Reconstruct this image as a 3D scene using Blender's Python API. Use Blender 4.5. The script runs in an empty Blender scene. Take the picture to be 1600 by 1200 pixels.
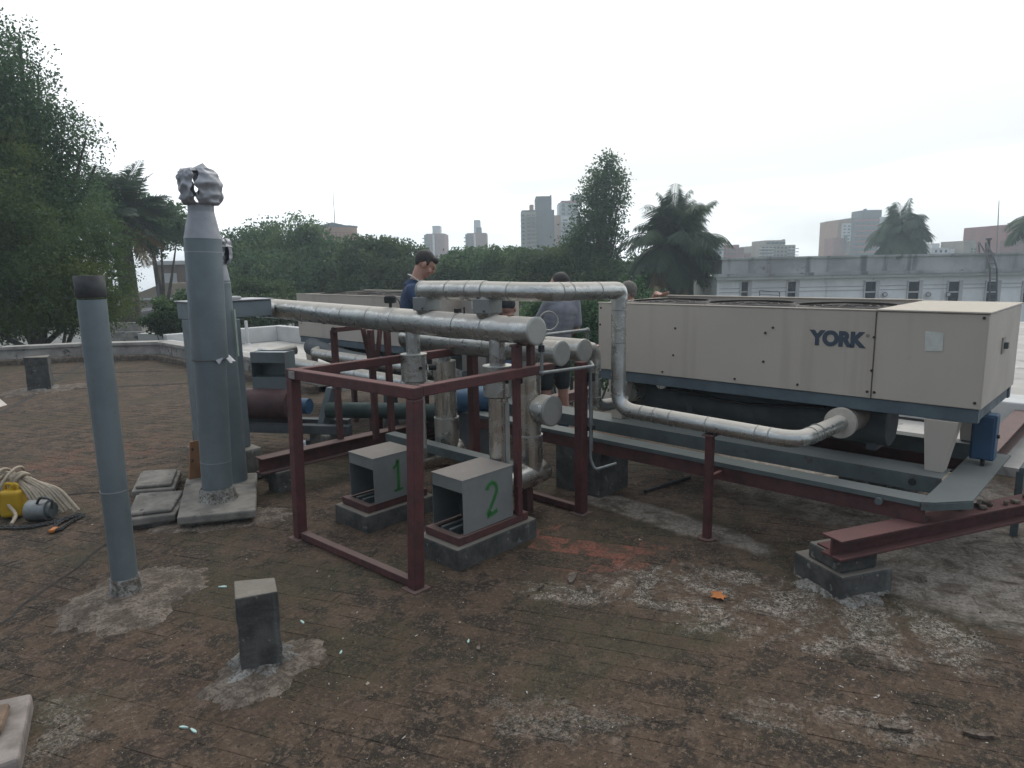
import bpy, bmesh, math, random
import numpy as np
from mathutils import Vector, Matrix, noise as mnoise
R = math.radians
random.seed(7); RNG = np.random.default_rng(11)
SC = bpy.context.scene
COL = SC.collection

# ------------------------------------------------------------------ camera
# world axes: X runs along the short sides of the chillers (away to the right),
# Y along their long sides (away to the left), Z up, roof surface at z = 0
FPX, CAMH = 1070.0, 1.75
PITCH, ROLL, YAW = R(9.81), R(1.1), R(46.0)
F2 = Vector((math.sin(YAW), math.cos(YAW), 0)); R2 = Vector((math.cos(YAW), -math.sin(YAW), 0)); ZZ = Vector((0, 0, 1))
FW = F2 * math.cos(PITCH) - ZZ * math.sin(PITCH)
UP0 = F2 * math.sin(PITCH) + ZZ * math.cos(PITCH)
RT = R2 * math.cos(ROLL) - UP0 * math.sin(ROLL)
UPV = R2 * math.sin(ROLL) + UP0 * math.cos(ROLL)
cd = bpy.data.cameras.new('camera'); cam = bpy.data.objects.new('camera', cd); COL.objects.link(cam)
cd.lens = 36 * FPX / 1600; cd.sensor_width = 36; cd.clip_start = .05; cd.clip_end = 3000
cam.matrix_world = Matrix(((RT.x, UPV.x, -FW.x, 0), (RT.y, UPV.y, -FW.y, 0), (RT.z, UPV.z, -FW.z, CAMH), (0, 0, 0, 1)))
SC.camera = cam
CAMP = Vector((0, 0, CAMH))

# survey helpers: turn a sighting line into a point of the place (distance along the view, or height)
def sight(px, py): return FW + RT * ((px - 800) / FPX) - UPV * ((py - 600) / FPX)
def at(px, py, d):
    r = sight(px, py); return CAMP + r * (d / r.dot(F2))
def onz(px, py, z=0.0):
    r = sight(px, py); return CAMP + r * ((z - CAMH) / r.z)
def far(r, f, z): 
    p = R2 * r + F2 * f; return Vector((p.x, p.y, z))

# ------------------------------------------------------------------ world
w = bpy.data.worlds.new('World'); SC.world = w; w.use_nodes = True
wt = w.node_tree; wn = wt.nodes; wl = wt.links
SUN_EL, SUN_AZ = R(46), YAW + R(12)          # sun behind thin cloud, ahead and a little right
SUND = Vector((math.sin(SUN_AZ) * math.cos(SUN_EL), math.cos(SUN_AZ) * math.cos(SUN_EL), math.sin(SUN_EL)))
bg = wn['Background']
sky = wn.new('ShaderNodeTexSky'); sky.sky_type = 'NISHITA'; sky.sun_disc = False
sky.sun_elevation = SUN_EL; sky.sun_rotation = SUN_AZ; sky.air_density = 1.2; sky.dust_density = 3.0
tc = wn.new('ShaderNodeTexCoord')
def wm(op, a, b=None, c=None):
    n = wn.new('ShaderNodeMath'); n.operation = op
    for i, x in enumerate((a, b, c)):
        if x is None: continue
        if isinstance(x, (int, float)): n.inputs[i].default_value = x
        else: wl.new(x, n.inputs[i])
    return n.outputs[0]
def wmap(v, a, b, c, d):
    n = wn.new('ShaderNodeMapRange'); n.interpolation_type = 'SMOOTHSTEP'
    wl.new(v, n.inputs[0])
    for i, x in enumerate((a, b, c, d)): n.inputs[i + 1].default_value = x
    return n.outputs[0]
def wmix(f, a, b):
    n = wn.new('ShaderNodeMix'); n.data_type = 'RGBA'
    for s, x in ((n.inputs[0], f), (n.inputs[6], a), (n.inputs[7], b)):
        if isinstance(x, tuple): s.default_value = x
        elif isinstance(x, (int, float)): s.default_value = x
        else: wl.new(x, s)
    return n.outputs[2]
dot = wn.new('ShaderNodeVectorMath'); dot.operation = 'DOT_PRODUCT'; wl.new(tc.outputs['Generated'], dot.inputs[0]); dot.inputs[1].default_value = SUND
glow = wmap(dot.outputs['Value'], -.2, 1.0, 0, 1)
sep = wn.new('ShaderNodeSeparateXYZ'); wl.new(tc.outputs['Generated'], sep.inputs[0])
mp = wn.new('ShaderNodeMapping'); mp.inputs['Scale'].default_value = (1, 1, 5.5); wl.new(tc.outputs['Generated'], mp.inputs[0])
nz = wn.new('ShaderNodeTexNoise'); nz.inputs['Scale'].default_value = 1.25; nz.inputs['Detail'].default_value = 5; nz.inputs['Roughness'].default_value = .5; nz.inputs['Distortion'].default_value = .4
wl.new(mp.outputs[0], nz.inputs['Vector'])
streak = wmap(nz.outputs['Fac'], .38, .66, 0, 1)
lum = wm('MULTIPLY_ADD', glow, 1.05, .50)
lum = wm('MULTIPLY', lum, wm('MULTIPLY_ADD', streak, .52, .62))
tint = wmix(glow, (.80, .90, 1.06, 1), (1.0, 1.0, .985, 1))
cl = wn.new('ShaderNodeVectorMath'); cl.operation = 'SCALE'; wl.new(tint, cl.inputs[0]); wl.new(lum, cl.inputs['Scale'])
ns = wn.new('ShaderNodeVectorMath'); ns.operation = 'SCALE'; wl.new(sky.outputs[0], ns.inputs[0]); ns.inputs['Scale'].default_value = 1.0
cs = wn.new('ShaderNodeVectorMath'); cs.operation = 'SCALE'; wl.new(cl.outputs[0], cs.inputs[0]); cs.inputs['Scale'].default_value = 10.0
mixn = wmix(.93, ns.outputs[0], cs.outputs[0])      # thin cloud veil over the clear sky
wl.new(mixn, bg.inputs['Color']); bg.inputs['Strength'].default_value = .1

# ------------------------------------------------------------------ sun
sl = bpy.data.lights.new('sun', 'SUN'); sl.energy = .8; sl.angle = R(28); sl.color = (1, .96, .9)
so = bpy.data.objects.new('sun', sl); COL.objects.link(so); so.rotation_euler = (-SUND).to_track_quat('-Z', 'Y').to_euler()
SC.view_settings.view_transform = 'Standard'; SC.view_settings.look = 'None'; SC.view_settings.gamma = 1
SC.view_settings.exposure = .26; SC.view_settings.use_curve_mapping = False
SC.render.engine = 'CYCLES'
SC.cycles.max_bounces = 6; SC.cycles.diffuse_bounces = 3; SC.cycles.glossy_bounces = 3; SC.cycles.volume_bounces = 1
SC.cycles.use_denoising = True

# ------------------------------------------------------------------ material helpers
class NT:
    def __init__(s, name):
        m = bpy.data.materials.new(name); m.use_nodes = True; s.m = m; s.t = m.node_tree; s.n = s.t.nodes; s.l = s.t.links
        s.b = s.n['Principled BSDF']; s.out = s.n['Material Output']
        s.pos = s.n.new('ShaderNodeNewGeometry')
    def put(s, sock, x):
        if x is None: return
        if hasattr(x, 'is_output'): s.l.new(x, sock)
        elif isinstance(x, (tuple, list)):
            x = tuple(x); sock.default_value = (x + (1,)) if len(x) == 3 and len(sock.default_value) == 4 else x
        else: sock.default_value = x
    def noise(s, scale, detail=4, rough=.55, dist=0, vec=None, stretch=None):
        n = s.n.new('ShaderNodeTexNoise'); n.inputs['Scale'].default_value = scale; n.inputs['Detail'].default_value = detail
        n.inputs['Roughness'].default_value = rough; n.inputs['Distortion'].default_value = dist
        v = vec or s.pos.outputs['Position']
        if stretch:
            mp = s.n.new('ShaderNodeMapping'); mp.inputs['Scale'].default_value = stretch; s.l.new(v, mp.inputs[0]); v = mp.outputs[0]
        s.l.new(v, n.inputs['Vector']); return n.outputs['Fac']
    def vor(s, scale, feature='F1', vec=None):
        n = s.n.new('ShaderNodeTexVoronoi'); n.feature = feature; n.inputs['Scale'].default_value = scale
        s.l.new(vec or s.pos.outputs['Position'], n.inputs['Vector']); return n.outputs['Distance']
    def map(s, v, a, b, c=0., d=1., smooth=True):
        n = s.n.new('ShaderNodeMapRange'); n.interpolation_type = 'SMOOTHSTEP' if smooth else 'LINEAR'
        s.l.new(v, n.inputs[0])
        for i, x in enumerate((a, b, c, d)): s.put(n.inputs[i + 1], x)
        return n.outputs[0]
    def math(s, op, a, b=None, c=None, clamp=False):
        n = s.n.new('ShaderNodeMath'); n.operation = op; n.use_clamp = clamp
        for i, x in enumerate((a, b, c)): s.put(n.inputs[i], x)
        return n.outputs[0]
    def mix(s, f, a, b):
        n = s.n.new('ShaderNodeMix'); n.data_type = 'RGBA'; s.put(n.inputs[0], f); s.put(n.inputs[6], a); s.put(n.inputs[7], b)
        return n.outputs[2]
    def bump(s, h, strength=.3, dist=.01, normal=None):
        n = s.n.new('ShaderNodeBump'); n.inputs['Strength'].default_value = strength; n.inputs['Distance'].default_value = dist
        s.l.new(h, n.inputs['Height'])
        if normal: s.l.new(normal, n.inputs['Normal'])
        return n.outputs[0]
    def xyz(s, which='Position'):
        n = s.n.new('ShaderNodeSeparateXYZ'); s.l.new(s.pos.outputs[which], n.inputs[0]); return n.outputs
    def done(s, col, rough=.7, metal=0., normal=None, spec=None):
        s.put(s.b.inputs['Base Color'], col); s.put(s.b.inputs['Roughness'], rough); s.put(s.b.inputs['Metallic'], metal)
        if normal: s.l.new(normal, s.b.inputs['Normal'])
        if spec is not None: s.put(s.b.inputs['Specular IOR Level'], spec)
        return s.m

def mat(name, c1, c2=None, scale=6, rough=.7, metal=0., spots=None, dust=None, streak=None, bump=.15, bscale=60, bdist=.004, spec=None):
    """two tones by noise, optional spots (colour, scale, threshold), dust on upward faces, drips down the sides"""
    t = NT(name); c2 = c2 or tuple(x * .8 for x in c1)
    col = t.mix(t.map(t.noise(scale, 6, .6), .35, .65), c1, c2)
    rg = t.map(t.noise(scale * 3, 3), .3, .7, max(0, rough - .1), min(1, rough + .1))
    if streak:
        k = t.map(t.noise(streak[1], 4, .6, stretch=(1, 1, .08)), streak[2], streak[2] + .16)
        col = t.mix(t.math('MULTIPLY', k, streak[3] if len(streak) > 3 else .7), col, streak[0])
    if spots:
        k = t.map(t.noise(spots[1], 5, .65), spots[2], spots[2] + .07); col = t.mix(k, col, spots[0])
    if dust:
        nz_ = t.xyz('Normal')[2]
        k = t.map(t.math('ADD', nz_, t.math('MULTIPLY', t.math('SUBTRACT', t.noise(14, 5, .7), .5), .9)), dust[1], dust[2])
        col = t.mix(t.math('MULTIPLY', k, dust[3] if len(dust) > 3 else .85), col, dust[0])
        rg = t.math('MAXIMUM', rg, t.math('MULTIPLY', k, .85)); metal_ = t.math('MULTIPLY', t.math('SUBTRACT', 1.0, k), metal) if metal else 0.
        metal = metal_
    nrm = t.bump(t.noise(bscale, 5, .6), bump, bdist) if bump else None
    return t.done(col, rg, metal, nrm, spec)

# ------------------------------------------------------------------ mesh helpers
def V(*a): return Vector(a)
def basis(d):
    d = Vector(d).normalized(); a = ZZ if abs(d.z) < .9 else Vector((1, 0, 0))
    x = d.cross(a).normalized(); return x, d.cross(x).normalized(), d
class MB:
    def __init__(s): s.v = []; s.f = []; s.sm = []; s.mi = []; s.cm = 0
    def add(s, vs, fs, smooth=False):
        o = len(s.v); s.v += [Vector(p) for p in vs]; s.f += [[i + o for i in f] for f in fs]
        s.sm += [smooth] * len(fs); s.mi += [s.cm] * len(fs); return s
    def box(s, x0, x1, y0, y1, z0, z1):
        return s.add([(x, y, z) for z in (z0, z1) for x, y in ((x0, y0), (x1, y0), (x1, y1), (x0, y1))],
                     [(3, 2, 1, 0), (4, 5, 6, 7), (0, 1, 5, 4), (1, 2, 6, 5), (2, 3, 7, 6), (3, 0, 4, 7)])
    def obox(s, c, size, rz=0, M3=None):
        c = Vector(c); m = M3 or Matrix.Rotation(rz, 3, 'Z'); h = Vector(size) / 2
        o = len(s.v); s.box(-h.x, h.x, -h.y, h.y, -h.z, h.z)
        for i in range(o, len(s.v)): s.v[i] = m @ s.v[i] + c
        return s
    def beam(s, p0, p1, w, h):
        "rectangular bar between two points, h measured as near to vertical as can be"
        p0, p1 = Vector(p0), Vector(p1); x, y, d = basis(p1 - p0)
        if abs(d.z) >= .9: x, y = Vector((1, 0, 0)), Vector((0, 1, 0))
        q = [(-w / 2, -h / 2), (w / 2, -h / 2), (w / 2, h / 2), (-w / 2, h / 2)]
        vs = [p + x * a + y * b for p in (p0, p1) for a, b in q]
        fs = [(0, 1, 2, 3), (7, 6, 5, 4)] + [(i, i + 4, (i + 1) % 4 + 4, (i + 1) % 4) for i in range(4)]
        return s.add(vs, fs)
    def prism(s, poly, z0, z1):
        n = len(poly); vs = [(p[0], p[1], z0) for p in poly] + [(p[0], p[1], z1) for p in poly]
        return s.add(vs, [list(range(n))[::-1], list(range(n, 2 * n))] + [(i, (i + 1) % n, (i + 1) % n + n, i + n) for i in range(n)])
    def sweep(s, pts, rad, n=20, caps=True, smooth=True):
        pts = [Vector(p) for p in pts]; rad = rad if isinstance(rad, (list, tuple)) else [rad] * len(pts)
        t0 = (pts[1] - pts[0]).normalized(); x, y, _ = basis(t0); vs = []
        for i, p in enumerate(pts):
            a = (pts[i] - pts[i - 1]).normalized() if i else t0
            b = (pts[i + 1] - pts[i]).normalized() if i + 1 < len(pts) else a
            t = (a + b).normalized(); k = 1 / max(.5, t.dot(a))
            x = (x - t * x.dot(t)).normalized(); y = t.cross(x)
            m = (b - a); 
            for j in range(n):
                an = 2 * math.pi * j / n; o = x * math.cos(an) + y * math.sin(an)
                if m.length > 1e-4:
                    md = m.normalized(); o = o + md * (o.dot(md)) * (k - 1)
                vs.append(p + o * rad[i])
        fs = []
        for i in range(len(pts) - 1):
            for j in range(n): fs.append((i * n + j, i * n + (j + 1) % n, (i + 1) * n + (j + 1) % n, (i + 1) * n + j))
        s.add(vs, fs, smooth)
        if caps:
            L = len(pts) - 1
            s.add([vs[j] for j in range(n)], [list(range(n))[::-1]]); s.add([vs[L * n + j] for j in range(n)], [list(range(n))])
        return s
    def cyl(s, p0, p1, r0, r1=None, n=24, caps=True): return s.sweep([p0, p1], [r0, r0 if r1 is None else r1], n, caps)
    def lathe(s, c, prof, n=24, caps=False):
        c = Vector(c); return s.sweep([c + ZZ * z for r, z in prof], [r for r, z in prof], n, caps)
    def ball(s, c, r, n=12, m=8, sc=(1, 1, 1), M3=None):
        c = Vector(c); vs = []; fs = []
        for i in range(m + 1):
            th = math.pi * i / m
            for j in range(n):
                ph = 2 * math.pi * j / n
                p = Vector((r * sc[0] * math.sin(th) * math.cos(ph), r * sc[1] * math.sin(th) * math.sin(ph), r * sc[2] * math.cos(th)))
                vs.append(c + (M3 @ p if M3 else p))
        for i in range(m):
            for j in range(n): fs.append((i * n + j, (i + 1) * n + j, (i + 1) * n + (j + 1) % n, i * n + (j + 1) % n))
        return s.add(vs, fs, True)
    def torus(s, c, axis, Rr, r, n=32, m=10):
        x, y, _ = basis(axis); c = Vector(c)
        pts = [c + (x * math.cos(2 * math.pi * i / n) + y * math.sin(2 * math.pi * i / n)) * Rr for i in range(n + 1)]
        return s.sweep(pts, r, m, False)
    def ibeam(s, a, axis, L, h, b, tf=.012, tw=.01):
        "I section from corner-centre point a (bottom, on the axis), along 'X' or 'Y'"
        x, y, z = a
        for z0, z1, w_ in ((z, z + tf, b), (z + tf, z + h - tf, tw), (z + h - tf, z + h, b)):
            if axis == 'X': s.box(x, x + L, y - w_ / 2, y + w_ / 2, z0, z1)
            else: s.box(x - w_ / 2, x + w_ / 2, y, y + L, z0, z1)
        return s
    def build(s, name, m, parent=None, bevel=0., seg=2):
        off = parent_loc(parent) if parent else Vector((0, 0, 0))
        me = bpy.data.meshes.new(name); me.from_pydata([tuple(p - off) for p in s.v], [], s.f)
        me.polygons.foreach_set('use_smooth', s.sm)
        ms = m if isinstance(m, (list, tuple)) else [m]
        for k in ms: me.materials.append(k)
        if len(ms) > 1: me.polygons.foreach_set('material_index', s.mi)
        me.update()
        o = bpy.data.objects.new(name, me); COL.objects.link(o)
        if parent: o.parent = parent
        if bevel:
            bm_ = o.modifiers.new('bevel', 'BEVEL'); bm_.width = bevel; bm_.segments = seg; bm_.limit_method = 'ANGLE'; bm_.angle_limit = R(40)
        return o
def parent_loc(o):
    p = Vector((0, 0, 0))
    while o: p = p + o.location; o = o.parent
    return p
def tag(o, label, cat, group=None):
    o['label'] = label; o['category'] = cat
    if group: o['group'] = group
    return o
def thing(name, label, cat, loc=(0, 0, 0), group=None):
    o = bpy.data.objects.new(name, None); COL.objects.link(o); o.location = loc; o.empty_display_size = .1
    return tag(o, label, cat, group)
def struct(o): o['kind'] = 'structure'; return o
def copies(root, locs, labels):
    "copies of a thing and its parts (meshes shared)"
    out = []
    for l, lab in zip(locs, labels):
        c = root.copy(); COL.objects.link(c); c.location = l; c['label'] = lab; out.append(c)
        for ch in root.children:
            k = ch.copy(); COL.objects.link(k); k.parent = c
            for g2 in ch.children: q = g2.copy(); COL.objects.link(q); q.parent = k
    return out
def bent(pts, r, seg=4):
    "polyline with its corners rounded to radius r (segmented like mitred elbows)"
    pts = [Vector(p) for p in pts]; out = [pts[0]]
    for i in range(1, len(pts) - 1):
        a, b, c = pts[i - 1], pts[i], pts[i + 1]; u = (a - b).normalized(); v = (c - b).normalized()
        k = min(r, (a - b).length * .49, (c - b).length * .49)
        p0, p2 = b + u * k, b + v * k
        for j in range(seg + 1):
            t = j / seg; out.append(p0 * (1 - t) ** 2 + b * 2 * t * (1 - t) + p2 * t * t)
    return out + [pts[-1]]

# ------------------------------------------------------------------ materials
def roof_material():
    t = NT('weathered_brick_roof'); P = t.pos.outputs['Position']
    big = t.noise(.9, 5, .6, .3); mid = t.noise(5, 8, .68, .4); fine = t.noise(38, 8, .75); grit = t.noise(150, 4, .7)
    col = t.mix(t.map(mid, .42, .58), (.092, .062, .042), (.026, .021, .016))
    col = t.mix(t.math('MULTIPLY', t.map(t.noise(11, 7, .72, .5), .54, .64), .75), col, (.135, .096, .074)); col = t.mix(t.math('MULTIPLY', t.map(t.noise(2.6, 6, .65, .4), .52, .64), .5), col, (.030, .025, .020))
    col = t.mix(t.math('MULTIPLY', t.map(fine, .50, .62), .75), col, (.175, .130, .096))
    col = t.mix(t.math('MULTIPLY', t.map(big, .46, .64), .6), col, (.052, .050, .028))
    col = t.mix(t.math('MULTIPLY', t.map(t.noise(110, 6, .8), .56, .66), t.map(mid, .40, .60, .25, .9)), col, (.24, .195, .15)); col = t.mix(t.math('MULTIPLY', t.map(t.noise(60, 7, .8, .4), .53, .62), .85), col, (.016, .014, .012))
    # tone of each brick, read from where it lies
    mp = t.n.new('ShaderNodeMapping'); mp.inputs['Rotation'].default_value = (0, 0, BR); t.l.new(P, mp.inputs[0])
    sx = t.n.new('ShaderNodeSeparateXYZ'); t.l.new(mp.outputs[0], sx.inputs[0])
    row = t.math('FLOOR', t.math('DIVIDE', sx.outputs[1], BW))
    colm = t.math('FLOOR', t.math('ADD', t.math('DIVIDE', sx.outputs[0], BL), t.math('MULTIPLY', t.math('FLOORED_MODULO', row, 2.0), .5)))
    cb = t.n.new('ShaderNodeCombineXYZ'); t.l.new(row, cb.inputs[0]); t.l.new(colm, cb.inputs[1])
    wnz = t.n.new('ShaderNodeTexWhiteNoise'); wnz.noise_dimensions = '2D'; t.l.new(cb.outputs[0], wnz.inputs['Vector']); br = wnz.outputs['Value']
    col = t.mix(t.math('MULTIPLY', t.map(br, .40, 1), t.math('MULTIPLY', t.map(mid, .40, .62, .0, .50), t.map(t.noise(1.3, 4, .6), .42, .62, .15, 1.0))), col, (.120, .072, .054))
    def patch(cx, cy, rx, ry, rot=0., ns=.9, amt=1.1, lo=.75, hi=1.15):
        m = t.n.new('ShaderNodeMapping'); m.vector_type = 'TEXTURE'; m.inputs['Location'].default_value = (cx, cy, 0)
        m.inputs['Rotation'].default_value = (0, 0, rot); m.inputs['Scale'].default_value = (rx, ry, 1e3); t.l.new(P, m.inputs[0])
        L = t.n.new('ShaderNodeVectorMath'); L.operation = 'LENGTH'; t.l.new(m.outputs[0], L.inputs[0])
        e = t.math('ADD', L.outputs['Value'], t.math('MULTIPLY', t.math('SUBTRACT', t.noise(ns * 4, 7, .7), .5), amt * 1.6))
        return t.map(e, lo, hi, 1, 0)
    def union(ms):
        o = ms[0]
        for m in ms[1:]: o = t.math('MAXIMUM', o, m)
        return o
    # bare red bricks
    red = union([patch(3.2, 2.52, .60, .38, R(-62), 1.3, 1.3, .6, 1.0), t.math('MULTIPLY', patch(1.55, 7.3, 1.3, .5, R(20), 1.2, 1.6, .5, 1.2), .35)])
    col = t.mix(t.math('MULTIPLY', red, t.math('MULTIPLY', t.map(br, .42, .54, .05, 1), t.math('MULTIPLY', t.map(fine, .38, .56), t.map(t.noise(7, 5, .6), .40, .55, .15, 1)))), col, (.24, .095, .068))
    # lime wash and mortar smears
    broken = t.math('MULTIPLY', t.map(t.noise(48, 9, .85, 1.2), .46, .59), t.map(t.noise(5, 7, .7, .8), .41, .58, 0, .8))
    lime = t.math('MULTIPLY', union([patch(3.25, 1.25, .62, .34, R(-60), 1.4, 1.3), patch(3.2, 1.75, .5, .26, R(-60), 1.4, 1.3), patch(3.45, .75, .30, .35, R(10), 1.4, 1.2),
                                     t.math('MULTIPLY', patch(2.55, .78, .4, .12, R(-60), 1.6, 1.3), .55), patch(2.75, 2.1, .5, .12, R(-60), 1.6, 1.2), t.math('MULTIPLY', patch(.45, 2.98, .3, .22, 0, 2, 1.4), .5), t.math('MULTIPLY', patch(1.85, 1.55, .3, .14, R(-60), 2, 1.5), .45)]), broken)
    col = t.mix(lime, col, (.47, .43, .37))
    pale = union([patch(4.55, .65, .85, .62, R(8), .6, .5, .85, 1.05), patch(3.98, 2.45, .16, .85, R(-4), 1.2, .8), patch(5.6, 1.6, 1.0, 1.2, 0, .5, .5)])
    col = t.mix(t.math('MULTIPLY', pale, t.map(t.noise(6, 8, .72, .6), .36, .58, .15, 1.0)), col, t.mix(t.map(fine, .4, .62), (.30, .27, .235), (.17, .15, .125)))
    # flecks of paint and chips of mortar
    fl = t.math('MULTIPLY', t.map(t.vor(26), .05, .09, 1, 0), t.map(t.noise(3, 3), .56, .62))
    col = t.mix(t.math('MULTIPLY', fl, .8), col, (.46, .45, .42))
    n1 = t.bump(mid, .6, .03); n2 = t.bump(fine, .8, .010, n1); n3 = t.bump(grit, .5, .004, n2)
    return t.done(col, t.map(fine, .3, .7, .78, .97), 0., n3, .25)
BR, BL, BW = R(-114), .22, .11          # brick courses run askew to the machines
BR_IN = BR
M_ROOF = roof_material()
def mortar_mat(name, a, b):
    t = NT(name); k = t.noise(9, 8, .7, .4); f = t.noise(60, 6, .7)
    col = t.mix(t.map(k, .38, .62), a, b); col = t.mix(t.math('MULTIPLY', t.map(f, .48, .60), .75), col, (.055, .042, .032)); col = t.mix(t.math('MULTIPLY', t.map(t.noise(16, 7, .75, .6), .50, .60), .7), col, (.07, .054, .041))
    return t.done(col, .93, 0., t.bump(f, .6, .008, t.bump(k, .5, .02)), .2)
M_MORTAR = mortar_mat('mortar', (.215, .18, .15), (.10, .083, .068))
M_GREYMORTAR = mortar_mat('grey_mortar', (.30, .295, .275), (.16, .157, .147))
M_CONC = mat('stained_concrete', (.20, .19, .17), (.10, .098, .09), 7, .92, spots=((.30, .29, .26), 9, .60), dust=((.26, .24, .21), .35, .8, .8), streak=((.05, .05, .048), 8, .48, .8), bump=.6, bscale=45, bdist=.01)
M_DARKCONC = mat('black_stained_concrete', (.085, .085, .080), (.042, .043, .042), 8, .93, spots=((.20, .20, .185), 12, .60), dust=((.20, .18, .15), .45, .85, .8), streak=((.16, .16, .15), 9, .60, .5), bump=.6, bscale=45, bdist=.01)
M_SLAB = mat('slab_concrete', (.23, .215, .19), (.13, .122, .11), 6, .93, spots=((.08, .077, .07), 7, .60), bump=.6, bscale=50, bdist=.008)
M_GALV = mat('galvanised_sheet', (.185, .225, .24), (.15, .185, .20), 3, .5, .4, spots=((.15, .155, .15), 30, .66), streak=((.15, .165, .165), 6, .55, .5), bump=.05, bscale=8, bdist=.01)
M_GALVTOP = mat('dented_galvanised_sheet', (.33, .34, .365), (.27, .28, .30), 6, .5, .25, spots=((.2, .19, .19), 20, .64), bump=.2, bscale=12, bdist=.02)
M_DARKBAND = mat('sooty_sheet', (.06, .062, .065), (.035, .035, .037), 9, .7, .2)
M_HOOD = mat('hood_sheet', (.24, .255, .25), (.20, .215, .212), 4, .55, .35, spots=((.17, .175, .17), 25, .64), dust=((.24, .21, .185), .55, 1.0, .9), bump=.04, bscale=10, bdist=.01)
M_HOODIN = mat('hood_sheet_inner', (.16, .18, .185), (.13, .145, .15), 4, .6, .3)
M_CLAD = mat('aluminium_cladding', (.53, .54, .52), (.43, .44, .425), 4, .30, .88, spots=((.30, .29, .265), 16, .66), dust=((.52, .475, .41), .40, .80, .8), bump=.45, bscale=9, bdist=.014)
M_CLADV = mat('bright_cladding', (.60, .585, .54), (.55, .535, .495), 3, .27, .92, streak=((.47, .455, .41), 12, .55, .4), bump=.12, bscale=6, bdist=.012)
M_CLADDARK = mat('dull_cladding', (.42, .43, .42), (.34, .345, .335), 4, .33, .85, spots=((.12, .11, .09), 14, .62), dust=((.40, .365, .31), .45, .85, .75), bump=.22, bscale=14, bdist=.012)
M_CAP = mat('cladding_cap', (.40, .40, .375), (.33, .33, .31), 6, .5, .4, bump=.1, bscale=20)
M_SEAM = mat('cladding_seam', (.34, .34, .325), (.24, .24, .225), 20, .55, .4)
M_RED = mat('oxide_red_steel', (.100, .031, .032), (.066, .025, .026), 7, .62, 0., streak=((.05, .026, .022), 14, .56, .6), spots=((.045, .026, .02), 22, .60), dust=((.17, .085, .078), .55, .95, .5), bump=.15, bscale=70)
M_REDDARK = mat('dull_red_steel', (.10, .038, .036), (.065, .03, .03), 7, .7, 0., spots=((.05, .03, .025), 14, .6), dust=((.17, .125, .11), .5, .95, .6))
M_PATCH = mat('primer_patch', (.27, .25, .24), (.2, .18, .175), 20, .7)
M_STEELGREY = mat('grey_painted_steel', (.105, .132, .135), (.078, .10, .104), 6, .6, .1, spots=((.08, .07, .062), 12, .60), dust=((.165, .175, .163), .5, .95, .7), bump=.1)
M_BLUEGREY = mat('blue_grey_steel', (.095, .130, .150), (.075, .10, .12), 6, .6, .1)
M_BEIGE = mat('beige_powder_coat', (.455, .412, .358), (.425, .385, .335), 1.2, .55, 0., dust=((.48, .435, .36), .7, 1.0, .8), streak=((.36, .32, .27), 7, .54, .5), spots=((.38, .34, .29), 2.2, .66), bump=.02, bscale=4, bdist=.02, spec=.3)
M_BEIGEIN = mat('beige_inner', (.36, .335, .30), (.30, .28, .25), 3, .7)
M_NAVY = mat('navy_print', (.05, .070, .10), (.042, .060, .085), 9, .5)
M_LABELW = mat('paper_label', (.55, .57, .52), (.48, .50, .46), 30, .6)
M_BLACK = mat('black_rubber', (.022, .024, .026), (.015, .016, .018), 9, .8)
M_UNDER = mat('dark_machinery', (.095, .11, .118), (.065, .075, .082), 4, .75, spots=((.09, .085, .075), 9, .62))
M_BLUE = mat('blue_enamel', (.030, .085, .165), (.025, .07, .14), 5, .5, 0., dust=((.12, .19, .25), .6, 1, .7))
M_MAROON = mat('maroon_casing', (.085, .04, .042), (.06, .033, .034), 6, .7)
M_DUSTYBEIGE = mat('dusty_motor', (.26, .22, .19), (.18, .15, .13), 8, .75)
M_SCREW = mat('rusty_screw', (.075, .05, .04), (.045, .033, .03), 60, .7, .3)
M_GREENPAINT = mat('green_spray_paint', (.022, .135, .032), (.018, .11, .03), 12, .7)
M_GREENHALO = mat('green_overspray', (.12, .19, .125), (.15, .19, .15), 30, .7)
M_WOOD = mat('varnished_plank', (.235, .115, .052), (.17, .085, .04), 5, .6, streak=((.12, .06, .03), 16, .55, .7))
M_BRIGHTWALL = mat('white_limewash', (.86, .87, .86), (.74, .75, .745), .8, .9, streak=((.42, .42, .40), 2.5, .60, .6), spots=((.55, .55, .53), 1.6, .66))
M_WHITEROOF = mat('white_membrane_roof', (.46, .445, .42), (.36, .345, .32), 1.2, .85, spots=((.27, .255, .235), 2.2, .58), bump=.2, bscale=8, bdist=.02)
M_WHITEWALL = mat('white_render', (.56, .565, .555), (.45, .455, .45), 1.2, .9, streak=((.36, .36, .34), 2.5, .60, .7), spots=((.45, .45, .43), 2.2, .66))
M_PARAPET = mat('mouldy_render', (.38, .36, .33), (.24, .228, .21), 3, .94, spots=((.08, .078, .07), 3.5, .58), dust=((.36, .35, .33), .5, .9, .7), bump=.5, bscale=20, bdist=.015)
M_ROPE = mat('pale_rope', (.42, .36, .28), (.33, .28, .215), 60, .95, bump=.7, bscale=200)
M_YELLOW = mat('yellow_plastic', (.52, .33, .012), (.42, .26, .01), 8, .6)
M_CHAIN = mat('dark_chain', (.08, .085, .09), (.05, .052, .055), 30, .5, .6)
M_PIPEGALV = mat('galvanised_conduit', (.25, .27, .27), (.19, .20, .2), 12, .5, .5)
M_FAN = mat('fan_guard', (.10, .09, .08), (.07, .06, .055), 6, .7)
M_GLASSDARK = mat('dark_glass', (.05, .065, .085), (.04, .05, .065), .6, .25, 0., bump=0)

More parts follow.
